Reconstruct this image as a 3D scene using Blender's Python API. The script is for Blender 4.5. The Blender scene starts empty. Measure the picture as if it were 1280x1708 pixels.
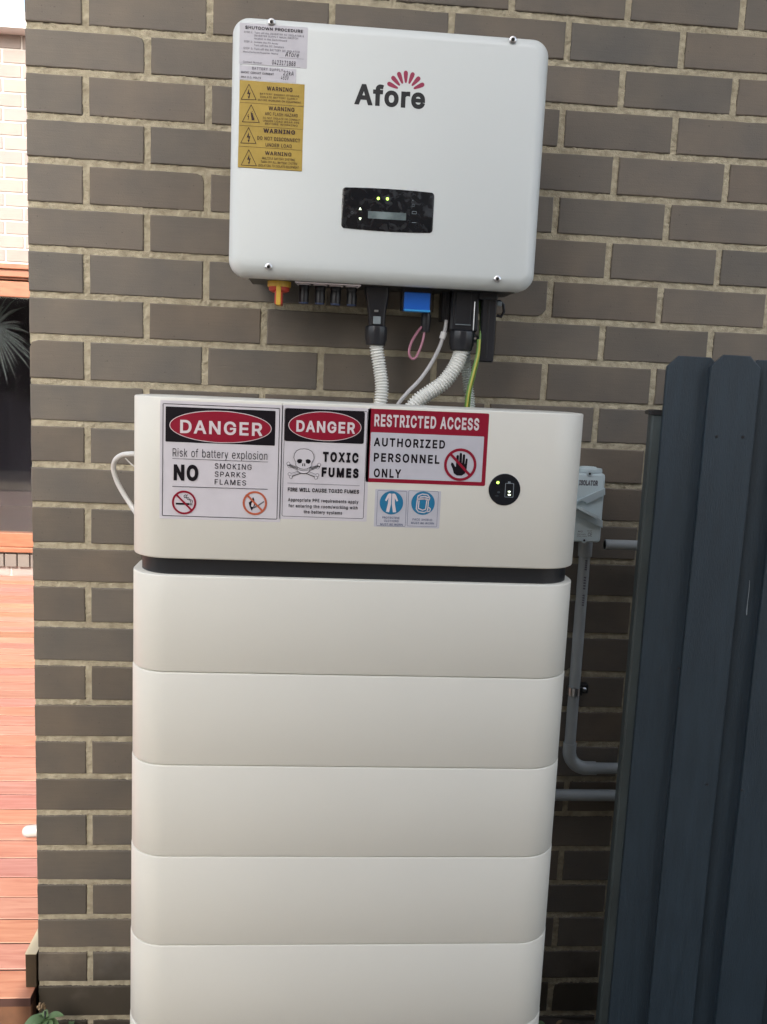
import bpy, math, random
import numpy as np
from mathutils import Vector, Matrix, noise
random.seed(7); RNG = np.random.default_rng(7)
S = bpy.context.scene
COL = S.collection
rad = math.radians

# ------------------------------------------------------------------ camera
CAM = np.array([0.59257, -1.87152, -0.66360])
P_, Y_, R_ = -0.14563393, 0.07951272, 0.04460381
FPX = 1461.75178
_f = np.array([math.sin(Y_)*math.cos(P_), math.cos(Y_)*math.cos(P_), math.sin(P_)])
_r = np.array([math.cos(Y_), -math.sin(Y_), 0.0])
_u = np.cross(_r, _f)
RR = math.cos(R_)*_r + math.sin(R_)*_u
UU = -math.sin(R_)*_r + math.cos(R_)*_u
cd = bpy.data.cameras.new('camera'); cam = bpy.data.objects.new('camera', cd); COL.objects.link(cam)
cam.matrix_world = Matrix(((RR[0], UU[0], -_f[0], CAM[0]), (RR[1], UU[1], -_f[1], CAM[1]),
                           (RR[2], UU[2], -_f[2], CAM[2]), (0, 0, 0, 1)))
cd.sensor_fit = 'HORIZONTAL'; cd.sensor_width = 36.0; cd.lens = 36.0*FPX/1280
cd.clip_start = 0.05; cd.clip_end = 400
S.camera = cam
S.render.resolution_x = 767; S.render.resolution_y = 1024

# ------------------------------------------------------------------ sky and sun
SUN_DIR = Vector((-0.14, -1.0, 0.72)).normalized()
W = bpy.data.worlds.new('World'); S.world = W; W.use_nodes = True
nt = W.node_tree; bg = nt.nodes['Background']
sky = nt.nodes.new('ShaderNodeTexSky'); sky.sky_type = 'NISHITA'; sky.sun_disc = False
sky.sun_elevation = math.asin(SUN_DIR.z); sky.sun_rotation = math.atan2(SUN_DIR.x, SUN_DIR.y)
sky.dust_density = 3.6; sky.air_density = 1.0; sky.ozone_density = 0.7
hs = nt.nodes.new('ShaderNodeHueSaturation'); hs.inputs['Saturation'].default_value = .65   # thin high cloud whitens the sky
nt.links.new(sky.outputs[0], hs.inputs['Color']); nt.links.new(hs.outputs[0], bg.inputs[0]); bg.inputs[1].default_value = 0.15
sl = bpy.data.lights.new('sun', 'SUN'); sl.energy = 2.0; sl.angle = rad(0.6); sl.color = (1, .93, .83)
so = bpy.data.objects.new('sun', sl); COL.objects.link(so); so.location = (-2, -3, 6)
so.rotation_euler = (-SUN_DIR).to_track_quat('-Z', 'Y').to_euler()
S.view_settings.view_transform = 'Standard'; S.view_settings.look = 'None'
S.view_settings.exposure = 1.55; S.view_settings.gamma = 1.0

# ------------------------------------------------------------------ helpers
def at(px, py, D=0.0):
    """photo pixel -> point on the vertical plane y = -D"""
    a = (px-640)/FPX; b = -(py-854)/FPX
    d = a*RR + b*UU + _f; t = (-D-CAM[1])/d[1]
    return CAM + t*d
def X(px, py, D): return float(at(px, py, D)[0])
def Z(px, py, D): return float(at(px, py, D)[2])

def s2l(c): return tuple(((v/12.92) if v <= .04045 else ((v+.055)/1.055)**2.4) for v in c)
MATS = {}
def mat(name, color, rough=.6, metal=0, bump=0, bscale=60, var=0, vscale=8, coat=0, spec=.5, emit=None, estr=0, alt=None, noise_detail=5, stretch=None):
    if name in MATS: return MATS[name]
    m = bpy.data.materials.new(name); m.use_nodes = True; MATS[name] = m
    n = m.node_tree.nodes; l = m.node_tree.links; b = n['Principled BSDF']
    b.inputs['Base Color'].default_value = (*color, 1); b.inputs['Roughness'].default_value = rough
    b.inputs['Metallic'].default_value = metal; b.inputs['Coat Weight'].default_value = coat
    b.inputs['Specular IOR Level'].default_value = spec
    tc = n.new('ShaderNodeTexCoord'); vec = tc.outputs['Object']
    if stretch:
        mp = n.new('ShaderNodeMapping'); mp.inputs['Scale'].default_value = stretch; l.new(vec, mp.inputs[0]); vec = mp.outputs[0]
    if var:
        t = n.new('ShaderNodeTexNoise'); t.inputs['Scale'].default_value = vscale; t.inputs['Detail'].default_value = noise_detail
        l.new(vec, t.inputs['Vector'])
        r = n.new('ShaderNodeValToRGB'); r.color_ramp.elements[0].position = .3; r.color_ramp.elements[1].position = .7
        a2 = alt if alt else tuple(min(1, c*(1+var)) for c in color)
        r.color_ramp.elements[0].color = (*[c*(1-var) for c in color], 1) if not alt else (*color, 1)
        r.color_ramp.elements[1].color = (*a2, 1)
        l.new(t.outputs['Fac'], r.inputs[0]); l.new(r.outputs[0], b.inputs['Base Color'])
        mr = n.new('ShaderNodeMapRange'); mr.inputs['To Min'].default_value = rough*.85; mr.inputs['To Max'].default_value = min(1, rough*1.15)
        l.new(t.outputs['Fac'], mr.inputs[0]); l.new(mr.outputs[0], b.inputs['Roughness'])
    if bump:
        t2 = n.new('ShaderNodeTexNoise'); t2.inputs['Scale'].default_value = bscale; t2.inputs['Detail'].default_value = 6
        l.new(vec, t2.inputs['Vector'])
        bp = n.new('ShaderNodeBump'); bp.inputs['Strength'].default_value = bump; bp.inputs['Distance'].default_value = .002
        l.new(t2.outputs['Fac'], bp.inputs['Height']); l.new(bp.outputs[0], b.inputs['Normal'])
    if emit:
        b.inputs['Emission Color'].default_value = (*emit, 1); b.inputs['Emission Strength'].default_value = estr
    return m

class MB:
    def __init__(s): s.v = []; s.f = []; s.m = []; s.mats = []; s.n = 0
    def mi(s, m):
        if m not in s.mats: s.mats.append(m)
        return s.mats.index(m)
    def add(s, vs, fs, m=None):
        i = s.mi(m) if m else 0; k = s.n
        s.v += [tuple(map(float, p)) for p in vs]; s.n += len(vs)
        for f in fs: s.f.append(tuple(k+q for q in f)); s.m.append(i)
    def loft(s, rings, m=None, cap0=True, cap1=True, closed=True):
        n = len(rings[0]); vs = [p for r in rings for p in r]; fs = []
        for a in range(len(rings)-1):
            for j in range(n if closed else n-1):
                j2 = (j+1) % n; fs.append((a*n+j, a*n+j2, (a+1)*n+j2, (a+1)*n+j))
        if cap0: fs.append(tuple(range(n-1, -1, -1)))
        if cap1: fs.append(tuple((len(rings)-1)*n+j for j in range(n)))
        s.add(vs, fs, m)
    def box(s, x0, x1, y0, y1, z0, z1, m=None, b=0.0):
        # box with bevelled edges, lofted along z
        def ring(ins, z):
            a0, a1, c0, c1 = x0+ins, x1-ins, y0+ins, y1-ins
            if b <= 0: return [(a0, c0, z), (a1, c0, z), (a1, c1, z), (a0, c1, z)]
            return [(a0+b, c0, z), (a1-b, c0, z), (a1, c0+b, z), (a1, c1-b, z), (a1-b, c1, z), (a0+b, c1, z), (a0, c1-b, z), (a0, c0+b, z)]
        if b <= 0: s.loft([ring(0, z0), ring(0, z1)], m)
        else: s.loft([ring(b*.7, z0), ring(0, z0+b), ring(0, z1-b), ring(b*.7, z1)], m)
    def tube(s, pts, r, m=None, n=12, cap=True):
        pts = [Vector(p) for p in pts]; rings = []; up = None
        for i, p in enumerate(pts):
            t = (pts[min(i+1, len(pts)-1)]-pts[max(i-1, 0)]).normalized()
            if up is None:
                up = t.orthogonal().normalized()
            up = (up-t*up.dot(t)).normalized(); w = t.cross(up)
            rr = r(i) if callable(r) else (r[i] if isinstance(r, (list, tuple)) else r)
            rings.append([p+(up*math.cos(a)+w*math.sin(a))*rr for a in [2*math.pi*k/n for k in range(n)]])
        s.loft(rings, m, cap, cap)
    def build(s, name, material=None, parent=None, smooth=True, angle=35, loc=None):
        me = bpy.data.meshes.new(name); me.from_pydata(s.v, [], s.f)
        ms = s.mats if s.mats and s.mats[0] is not None else [material]
        for q in ms: me.materials.append(q)
        if s.mats: me.polygons.foreach_set('material_index', s.m)
        o = bpy.data.objects.new(name, me); COL.objects.link(o)
        if smooth:
            me.polygons.foreach_set('use_smooth', [True]*len(me.polygons)); me.set_sharp_from_angle(angle=rad(angle))
        me.validate(); me.update()
        if parent: o.parent = parent; o.matrix_parent_inverse = Matrix.Translation(-parent.location)
        return o

def tag(o, label=None, cat=None, group=None, kind=None):
    if label: o['label'] = label
    if cat: o['category'] = cat
    if group: o['group'] = group
    if kind: o['kind'] = kind
    return o
def thing(name, label, cat, loc, group=None, kind=None):
    o = bpy.data.objects.new(name, None); COL.objects.link(o); o.location = loc; o.empty_display_size = .05
    return tag(o, label, cat, group, kind)
def structure(o): o['kind'] = 'structure'; return o

def rrect(x0, x1, z0, z1, r, n=6):
    pts = []
    for cx, cz, a0 in ((x1-r, z1-r, 0), (x0+r, z1-r, 90), (x0+r, z0+r, 180), (x1-r, z0+r, 270)):
        for k in range(n+1):
            a = rad(a0+90*k/n); pts.append((cx+r*math.cos(a), cz+r*math.sin(a)))
    return pts      # counter-clockwise
def spline(ctrl, step=.003):
    c = [Vector(p) for p in ctrl]; c = [c[0]*2-c[1]]+c+[c[-1]*2-c[-2]]; out = []
    for i in range(1, len(c)-2):
        n = max(4, int((c[i+1]-c[i]).length/step))
        for k in range(n):
            t = k/n; p0, p1, p2, p3 = c[i-1:i+3]
            out.append(.5*((2*p1)+(p2-p0)*t+(2*p0-5*p1+4*p2-p3)*t*t+(3*p1-p0-3*p2+p3)*t**3))
    out.append(c[-2]); return out
def resample(pts, step):
    pts = [Vector(p) for p in pts]; out = [pts[0]]; acc = 0
    for a, b in zip(pts, pts[1:]):
        L = (b-a).length; d = step-acc
        while d <= L: out.append(a.lerp(b, d/L)); d += step
        acc = L-(d-step)
    return out

# ------------------------------------------------------------------ materials
def brick_mat(name, base, var, rough, warm, splash=None):
    m = bpy.data.materials.new(name); m.use_nodes = True
    n = m.node_tree.nodes; l = m.node_tree.links; b = n['Principled BSDF']
    at_ = n.new('ShaderNodeAttribute'); at_.attribute_name = 'tint'
    tc = n.new('ShaderNodeTexCoord')
    mp = n.new('ShaderNodeMapping'); mp.inputs['Scale'].default_value = (3, 3, 60); l.new(tc.outputs['Object'], mp.inputs[0])
    t = n.new('ShaderNodeTexNoise'); t.inputs['Scale'].default_value = 5; t.inputs['Detail'].default_value = 8; l.new(mp.outputs[0], t.inputs[0])
    t2 = n.new('ShaderNodeTexNoise'); t2.inputs['Scale'].default_value = 9; t2.inputs['Detail'].default_value = 6; l.new(tc.outputs['Object'], t2.inputs[0])
    r1 = n.new('ShaderNodeValToRGB'); e = r1.color_ramp.elements
    e[0].position = .3; e[0].color = (*[c*(1-var) for c in base], 1); e[1].position = .72; e[1].color = (*[c*(1+var)*w for c, w in zip(base, warm)], 1)
    l.new(t2.outputs['Fac'], r1.inputs[0])
    mx = n.new('ShaderNodeMix'); mx.data_type = 'RGBA'; mx.blend_type = 'MULTIPLY'; mx.inputs[0].default_value = 1
    l.new(r1.outputs[0], mx.inputs[6]); l.new(at_.outputs['Color'], mx.inputs[7])
    mx2 = n.new('ShaderNodeMix'); mx2.data_type = 'RGBA'; mx2.blend_type = 'MULTIPLY'; mx2.inputs[0].default_value = 1
    r2 = n.new('ShaderNodeValToRGB'); r2.color_ramp.elements[0].color = (.9, .9, .9, 1); r2.color_ramp.elements[1].color = (1.08, 1.08, 1.08, 1)
    l.new(t.outputs['Fac'], r2.inputs[0]); l.new(mx.outputs[2], mx2.inputs[6]); l.new(r2.outputs[0], mx2.inputs[7])
    sp_ = n.new('ShaderNodeTexNoise'); sp_.inputs['Scale'].default_value = 170; sp_.inputs['Detail'].default_value = 2; l.new(tc.outputs['Object'], sp_.inputs[0])
    rs = n.new('ShaderNodeValToRGB'); rs.color_ramp.elements[0].position = .70; rs.color_ramp.elements[0].color = (1, 1, 1, 1); rs.color_ramp.elements[1].position = .76; rs.color_ramp.elements[1].color = (.45, .43, .40, 1)
    l.new(sp_.outputs['Fac'], rs.inputs[0])
    mx4 = n.new('ShaderNodeMix'); mx4.data_type = 'RGBA'; mx4.blend_type = 'MULTIPLY'; mx4.inputs[0].default_value = 1
    l.new(mx2.outputs[2], mx4.inputs[6]); l.new(rs.outputs[0], mx4.inputs[7]); mx2 = mx4
    if splash:
        sx = n.new('ShaderNodeSeparateXYZ'); l.new(tc.outputs['Object'], sx.inputs[0])
        ts = n.new('ShaderNodeTexNoise'); ts.inputs['Scale'].default_value = 14; ts.inputs['Detail'].default_value = 8; l.new(tc.outputs['Object'], ts.inputs[0])
        ma = n.new('ShaderNodeMath'); ma.operation = 'MULTIPLY_ADD'; ma.inputs[1].default_value = -.22; l.new(ts.outputs['Fac'], ma.inputs[0]); l.new(sx.outputs['Z'], ma.inputs[2])
        mr = n.new('ShaderNodeMapRange'); mr.inputs['From Min'].default_value = splash-.11; mr.inputs['From Max'].default_value = splash-.20; l.new(ma.outputs[0], mr.inputs[0])
        m3 = n.new('ShaderNodeMix'); m3.data_type = 'RGBA'; l.new(mr.outputs[0], m3.inputs[0]); l.new(mx2.outputs[2], m3.inputs[6]); m3.inputs[7].default_value = (.052, .043, .030, 1); mx2 = m3
    l.new(mx2.outputs[2], b.inputs['Base Color']); b.inputs['Roughness'].default_value = rough
    t3 = n.new('ShaderNodeTexNoise'); t3.inputs['Scale'].default_value = 420; t3.inputs['Detail'].default_value = 4; l.new(tc.outputs['Object'], t3.inputs[0])
    ad = n.new('ShaderNodeMath'); ad.operation = 'MULTIPLY_ADD'; ad.inputs[1].default_value = .6
    l.new(t.outputs['Fac'], ad.inputs[0]); l.new(t3.outputs['Fac'], ad.inputs[2])
    bp = n.new('ShaderNodeBump'); bp.inputs['Strength'].default_value = .35; bp.inputs['Distance'].default_value = .0012
    l.new(ad.outputs[0], bp.inputs['Height']); l.new(bp.outputs[0], b.inputs['Normal'])
    return m
SPL = -1.98   # height of the soil splash
M_brick = brick_mat('grey_brown_brick', (.116, .104, .088), .14, .62, (1.08, 1.0, .9), splash=SPL)
M_mortar = mat('sandy_mortar', (.31, .275, .195), .95, var=.28, vscale=55, bump=1.0, bscale=420, alt=(.47, .425, .31))
M_far = brick_mat('pale_brick', (.27, .235, .215), .07, .8, (1.03, 1.0, .97))
M_farmortar = mat('pale_mortar', (.52, .50, .47), .95, bump=.4, bscale=150)
M_case = mat('white_powder_coat', (.60, .64, .63), .38, bump=.10, bscale=900)
M_batt = mat('warm_white_enamel', (.69, .68, .605), .36, bump=.10, bscale=900, var=.018, vscale=2.5)
M_edge = mat('white_cabinet_edge', (.82, .83, .80), .4)
M_black = mat('black_metal', (.012, .013, .015), .42, bump=.1, bscale=600)
M_blackp = mat('black_plastic', (.014, .015, .019), .33, bump=.08, bscale=500)
M_gloss = mat('black_gloss', (.006, .008, .012), .10, spec=.5)
M_steel = mat('steel', (.55, .56, .57), .28, metal=1)
M_conduit = mat('white_corrugated_plastic', (.72, .73, .69), .45)
M_conduit2 = mat('grey_green_corrugated_plastic', (.42, .46, .42), .5)
M_pvc = mat('grey_pvc', (.31, .34, .345), .42, bump=.08, bscale=300, var=.08, vscale=20)
M_isol = mat('pale_grey_plastic', (.50, .60, .62), .42, bump=.06, bscale=500)
M_isold = mat('grey_lever_plastic', (.44, .53, .56), .4)
M_cable = mat('white_cable', (.62, .62, .60), .45)
M_gcable = mat('grey_cable', (.42, .42, .42), .5)
M_pink = mat('pink_wire', (.40, .17, .23), .4)
M_earth = mat('green_wire', (.10, .22, .03), .4)
M_earthy = mat('yellow_stripe', (.42, .40, .06), .4)
M_yel = mat('switch_yellow', (.66, .42, .06), .35)
M_red = mat('switch_red', (.50, .05, .03), .35)
M_blue = mat('blue_breaker', (.01, .13, .60), .3)
M_blue2 = mat('light_blue_edge', (.05, .36, .80), .3)
M_paper = mat('silver_label', (.52, .52, .56), .35, var=.05, vscale=30)
M_paper2 = mat('label_paper', (.62, .595, .62), .4, var=.04, vscale=30)
M_ylab = mat('mustard_label', (.40, .28, .05), .45, var=.10, vscale=25)
M_ink = mat('black_ink', (.006, .004, .007), .5, spec=.2)
M_inkb = mat('brown_ink', (.035, .014, .01), .5)
M_inkg = mat('faded_grey_ink', (.12, .12, .14), .6)
M_inkp = mat('logo_ink', (.012, .014, .016), .5)
M_pred = mat('sign_red', (.26, .005, .024), .45, spec=.3)
M_pred_refl = mat('sign_red_reflection', (.48, .11, .05), .4)  # sign red with the orange of a reflection painted in
M_petal = mat('petal_red', (.30, .03, .075), .5)
M_pwhite = mat('print_white', (.66, .60, .61), .45)
M_pblue = mat('sign_blue', (.012, .17, .32), .4)
M_navy = mat('navy_outline', (.05, .08, .17), .5)
M_led = mat('green_led', (.4, .9, .1), .4, emit=(.55, 1.0, .12), estr=1.2)
M_ledw = mat('white_led', (.9, 1, .7), .4, emit=(.85, 1.0, .65), estr=1.0)
M_lcd = mat('lcd_glass', (.05, .07, .075), .15, alt=(.20, .25, .25), var=.45, vscale=38)
M_icon = mat('grey_icon', (.22, .26, .28), .5)
M_smudge = mat('dust_smudge', (.022, .03, .034), .45, var=.6, vscale=160)
M_fence = mat('charcoal_blue_paint', (.020, .034, .046), .5, bump=.6, bscale=130, var=.12, vscale=14, stretch=(6, 6, .7))
M_post = mat('grey_green_paint', (.060, .078, .078), .5, bump=.2, bscale=200, var=.15, vscale=10)
M_wood = mat('red_cedar', (.27, .105, .055), .45, var=.2, vscale=12, stretch=(1, 1, 6))
M_deckfascia = mat('dark_stained_timber', (.12, .055, .028), .7, var=.3, vscale=15, bump=.3, bscale=60)
M_kick = mat('painted_timber', (.045, .03, .014), .7, bump=.3, bscale=90, var=.15, vscale=20)
M_soil = mat('damp_soil', (.050, .038, .028), .95, var=.5, vscale=18, bump=1, bscale=60)
M_leaf = mat('green_leaf', (.12, .20, .09), .45, var=.25, vscale=40)
M_leafp = mat('pale_leaf', (.062, .07, .068), .55, var=.2, vscale=30)
M_dry = mat('dry_leaf', (.22, .15, .08), .8, var=.3, vscale=60)
M_render = mat('warm_rendered_wall', (.46, .385, .31), .9, var=.08, vscale=3, bump=.5, bscale=80)
M_gut = mat('pale_metal_gutter', (.72, .74, .74), .4)
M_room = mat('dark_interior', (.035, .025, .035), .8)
M_pvcw = mat('white_pvc', (.38, .38, .365), .5)

def dusty_gloss():
    m = bpy.data.materials.new('dusty_black_glass'); m.use_nodes = True
    n = m.node_tree.nodes; l = m.node_tree.links; b = n['Principled BSDF']
    tc = n.new('ShaderNodeTexCoord'); t = n.new('ShaderNodeTexNoise'); t.inputs['Scale'].default_value = 70; t.inputs['Detail'].default_value = 12
    t.inputs['Distortion'].default_value = .8; l.new(tc.outputs['Object'], t.inputs[0])
    r = n.new('ShaderNodeValToRGB'); e = r.color_ramp.elements; e[0].position = .58; e[0].color = (.003, .0045, .007, 1); e[1].position = .85; e[1].color = (.020, .026, .030, 1)
    l.new(t.outputs['Fac'], r.inputs[0]); l.new(r.outputs[0], b.inputs['Base Color'])
    mr = n.new('ShaderNodeMapRange'); mr.inputs['From Min'].default_value = .45; mr.inputs['From Max'].default_value = .7; mr.inputs['To Min'].default_value = .08; mr.inputs['To Max'].default_value = .55
    l.new(t.outputs['Fac'], mr.inputs[0]); l.new(mr.outputs[0], b.inputs['Roughness']); return m
M_dusty = dusty_gloss()
def deck_mat():
    m = bpy.data.materials.new('deck_timber'); m.use_nodes = True
    n = m.node_tree.nodes; l = m.node_tree.links; b = n['Principled BSDF']
    a = n.new('ShaderNodeAttribute'); a.attribute_name = 'tint'
    tc = n.new('ShaderNodeTexCoord'); mp = n.new('ShaderNodeMapping'); mp.inputs['Scale'].default_value = (2.5, 28, 28)
    l.new(tc.outputs['Object'], mp.inputs[0])
    t = n.new('ShaderNodeTexNoise'); t.inputs['Scale'].default_value = 2.2; t.inputs['Detail'].default_value = 8; t.inputs['Distortion'].default_value = .6
    l.new(mp.outputs[0], t.inputs[0])
    r = n.new('ShaderNodeValToRGB'); r.color_ramp.elements[0].position = .3; r.color_ramp.elements[0].color = (.36, .14, .09, 1)
    r.color_ramp.elements[1].position = .7; r.color_ramp.elements[1].color = (.50, .25, .175, 1); l.new(t.outputs['Fac'], r.inputs[0])
    mx = n.new('ShaderNodeMix'); mx.data_type = 'RGBA'; mx.blend_type = 'MULTIPLY'; mx.inputs[0].default_value = 1
    l.new(r.outputs[0], mx.inputs[6]); l.new(a.outputs['Color'], mx.inputs[7]); l.new(mx.outputs[2], b.inputs['Base Color'])
    b.inputs['Roughness'].default_value = .5
    bp = n.new('ShaderNodeBump'); bp.inputs['Strength'].default_value = .3; bp.inputs['Distance'].default_value = .002
    l.new(t.outputs['Fac'], bp.inputs['Height']); l.new(bp.outputs[0], b.inputs['Normal'])
    return m
M_deck = deck_mat(); M_deckside = mat('board_edge_gap_shade', (.05, .02, .014), .8)  # board sides coloured dark to put shade into the gaps
def glass_mat():
    m = bpy.data.materials.new('window_glass'); m.use_nodes = True
    b = m.node_tree.nodes['Principled BSDF']; b.inputs['Base Color'].default_value = (.85, .9, .92, 1)
    b.inputs['Roughness'].default_value = .02; b.inputs['Transmission Weight'].default_value = 1; b.inputs['IOR'].default_value = 1.5
    return m
M_glass = glass_mat()

def set_tint(me, cols_per_vert):
    a = me.color_attributes.new('tint', 'FLOAT_COLOR', 'POINT')
    a.data.foreach_set('color', np.asarray(cols_per_vert, dtype=np.float32).ravel())

# ------------------------------------------------------------------ ground
gr = MB(); gs = []; N = 60
for i in range(N+1):
    for j in range(N+1):
        x = -1.5+4.5*i/N; y = -3+3.2*j/N
        gs.append((x, y, -2.165+.018*noise.noise(Vector((x*3, y*3, 0)))+.007*noise.noise(Vector((x*17, y*17, 1)))))
gr.add(gs, [(i*(N+1)+j, (i+1)*(N+1)+j, (i+1)*(N+1)+j+1, i*(N+1)+j+1) for i in range(N) for j in range(N)])
gr.add([(-150, -150, -2.20), (150, -150, -2.20), (150, 150, -2.20), (-150, 150, -2.20)], [(0, 1, 2, 3)])
structure(gr.build('ground', M_soil))
M_path = mat('warm_bounce_concrete', (.46, .37, .27), .9, var=.12, vscale=6, bump=.5, bscale=70)
q = MB()  # unseen slabs, added to bounce warm light up at the stack
for k in range(8): q.box(-7.7+k*1.1, -7.7+k*1.1+1.092, -2.65, -.62, -2.21, -2.128, None, .006)
structure(q.build('bounce_path', M_path, None, smooth=False))

# ------------------------------------------------------------------ brick walls
# bed joint heights read on the left and right of the wall (courses are never dead level)
zL = [.0861, -.0039, -.0853, -.1711, -.2536, -.3396, -.4245, -.5153, -.6003, -.6901, -.7756, -.8623, -.9464, -1.0342, -1.1173, -1.2061, -1.2921,
      -1.3814, -1.4649, -1.5523, -1.638, -1.7214, -1.8041, -1.8894, -1.9698, -2.0542, -2.142]
zR = [.0835, 0, -.084, -.1695, -.2574, -.343, -.429, -.515, -.5999, -.6898, -.7767, -.8634, -.9486, -1.0342, -1.119, -1.2052, -1.295,
      -1.3789, -1.4626, -1.5475, -1.6331, -1.7197, -1.806, -1.8881, -1.9754, -2.0585, -2.146]
def bedz(n, x):          # n = -1 .. 25 measured, regular outside
    k = n+1
    if k < 0: return zL[0]+.086*(-k)
    if k > 26: return zL[26]-.086*(k-26)
    t = min(1.3, max(0, x/1.25)); return zL[k]*(1-t)+zR[k]*t
RMIN, RMAX = -7, 26      # courses

def brick_block(x0, x1, zf, y_front, depth, mj=.0055):
    """one brick in the wall: ragged-edged front, bevel and sides.  zf(x, top?)"""
    W_ = x1-x0; nx = max(3, int(W_/.016)); nz = 5; P = []
    for k in range(nx): P.append((x0+W_*k/nx, 0))
    for k in range(nz): P.append((x1, k/nz))
    for k in range(nx): P.append((x1-W_*k/nx, 1))
    for k in range(nz): P.append((x0, 1-k/nz))
    s = RNG.uniform(0, 100); tilt = RNG.normal(0, .0006); out = []
    for i, (x, t) in enumerate(P):
        z = zf(x, 0)*(1-t)+zf(x, 1)*t
        jx = noise.noise(Vector((x*60, z*60, s)))*.0007; jz = noise.noise(Vector((x*45, z*45, s+9)))*.0009
        out.append((x+jx, z+jz+tilt*(x-x0)/W_))
    cx = (x0+x1)/2; cz = (zf(cx, 0)+zf(cx, 1))/2
    c = RNG.random()
    if c < .12:   # a chipped corner
        q = RNG.choice([0, nx, nx+nz, 2*nx+nz]); k = .004+.004*RNG.random()
        out[q] = (out[q][0]+(k if out[q][0] < cx else -k), out[q][1]+(k*.8 if out[q][1] < cz else -k*.8))
    yo = float(np.clip(RNG.normal(0, .0006), -.0008, .0005))
    def ring(ins, y):
        r = []
        for (x, z) in out:
            r.append((x+(ins if x < cx-W_*.49+.002 else (-ins if x > cx+W_*.49-.002 else 0)), y, z+(ins if z < cz-.03 else (-ins if z > cz+.03 else 0))))
        return r
    return [ring(0, y_front+depth), ring(0, y_front+.0022+yo), ring(.0006, y_front+.0007+yo), ring(.0022, y_front+yo)]

def course_wall(parent, joints, y0, bedf, bmat, mmat, x1, rows, tints, mort=True, cell=.0032, xoff=0, mmin=.0014, side=None):
    """joints(row) -> x positions of the vertical joints, the first is the wall's end"""
    mb = MB(); cols = []
    for r in rows:
        js = joints(r)
        for a, b in zip(js, js[1:]):
            xa = a+(.0066 if a != js[0] or side is None else 0); xb = b-.0066
            zf = lambda x, t, r=r: (bedf(r-1, x)-.0066) if t else (bedf(r, x)+.0066)
            rings = brick_block(xa, xb, zf, y0, .10)
            k = mb.n; mb.loft(rings, None); c = tints(); cols += [(*c, 1)]*(mb.n-k)
    o = mb.build('bricks', bmat, parent, smooth=False)
    set_tint(o.data, cols)
    if not mort: return o
    xs = np.arange(joints(rows[0])[0]+.001, x1, cell); z0 = bedf(rows[-1], 0); z1 = bedf(rows[0]-1, 0)
    zs = np.arange(z0, z1, cell); XX, ZZ = np.meshgrid(xs, zs)
    near = np.zeros(XX.shape, bool)
    for r in list(rows)+[rows[0]-1]:
        zb = np.array([bedf(r, x) for x in xs]); near |= np.abs(ZZ-zb[None, :]) < .012
    for r in rows:
        zt = bedf(r-1, .5); zb_ = bedf(r, .5)
        for j in joints(r)[1:-1]: near |= (np.abs(XX-j) < .012) & (ZZ < zt) & (ZZ > zb_)
    def nz(shape, sc, seed):
        g = np.random.default_rng(seed); h, w = shape; a = g.random((h//sc+3, w//sc+3))
        yy = np.arange(h)/sc; xx = np.arange(w)/sc; yi = yy.astype(int); xi = xx.astype(int); fy = (yy-yi)[:, None]; fx = (xx-xi)[None, :]
        return (a[yi][:, xi]*(1-fy)*(1-fx)+a[yi+1][:, xi]*fy*(1-fx)+a[yi][:, xi+1]*(1-fy)*fx+a[yi+1][:, xi+1]*fy*fx)-.5
    H = .0030+.0022*nz(XX.shape, 13, 1)+.0016*nz(XX.shape, 4, 2)+.0036*nz(XX.shape, 1, 3)
    H = np.maximum(H, mmin)
    idx = -np.ones(XX.shape, int); cells = near[:-1, :-1] | near[1:, 1:]
    keep = np.zeros(XX.shape, bool); keep[:-1, :-1] |= cells; keep[1:, :-1] |= cells; keep[:-1, 1:] |= cells; keep[1:, 1:] |= cells
    idx[keep] = np.arange(keep.sum())
    V = np.stack([XX[keep], y0+H[keep], ZZ[keep]], -1)
    q = np.argwhere(cells); a = idx[q[:, 0], q[:, 1]]; b = idx[q[:, 0], q[:, 1]+1]; c = idx[q[:, 0]+1, q[:, 1]+1]; d = idx[q[:, 0]+1, q[:, 1]]
    me = bpy.data.meshes.new('mortar'); F = np.stack([a, b, c, d], -1)
    me.from_pydata(V.tolist(), [], F.tolist()); me.materials.append(mmat)
    me.polygons.foreach_set('use_smooth', [True]*len(me.polygons))
    m_ = bpy.data.objects.new('mortar', me); COL.objects.link(m_); m_.parent = parent; m_.matrix_parent_inverse = Matrix.Translation(-parent.location)
    return o

wall = thing('brick_wall', 'grey-brown brick house wall with sandy raked mortar behind the white cabinets', 'wall', (1.2, 0.06, -2.17))
def joints_main(r):
    odd = r % 2 == 1; j = [0, .235 if odd else .115]
    while j[-1] < 2.6: j.append(j[-1]+.24+RNG.normal(0, .0012)*0)
    return j
def tint_main():
    v = RNG.normal(1, .06); w = RNG.normal(.005, .022); return (v*(1+w), v, v*(1-w))
course_wall(wall, joints_main, 0.0, bedz, M_brick, M_mortar, 2.6, range(RMIN, RMAX+1), tint_main, side=1)
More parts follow.
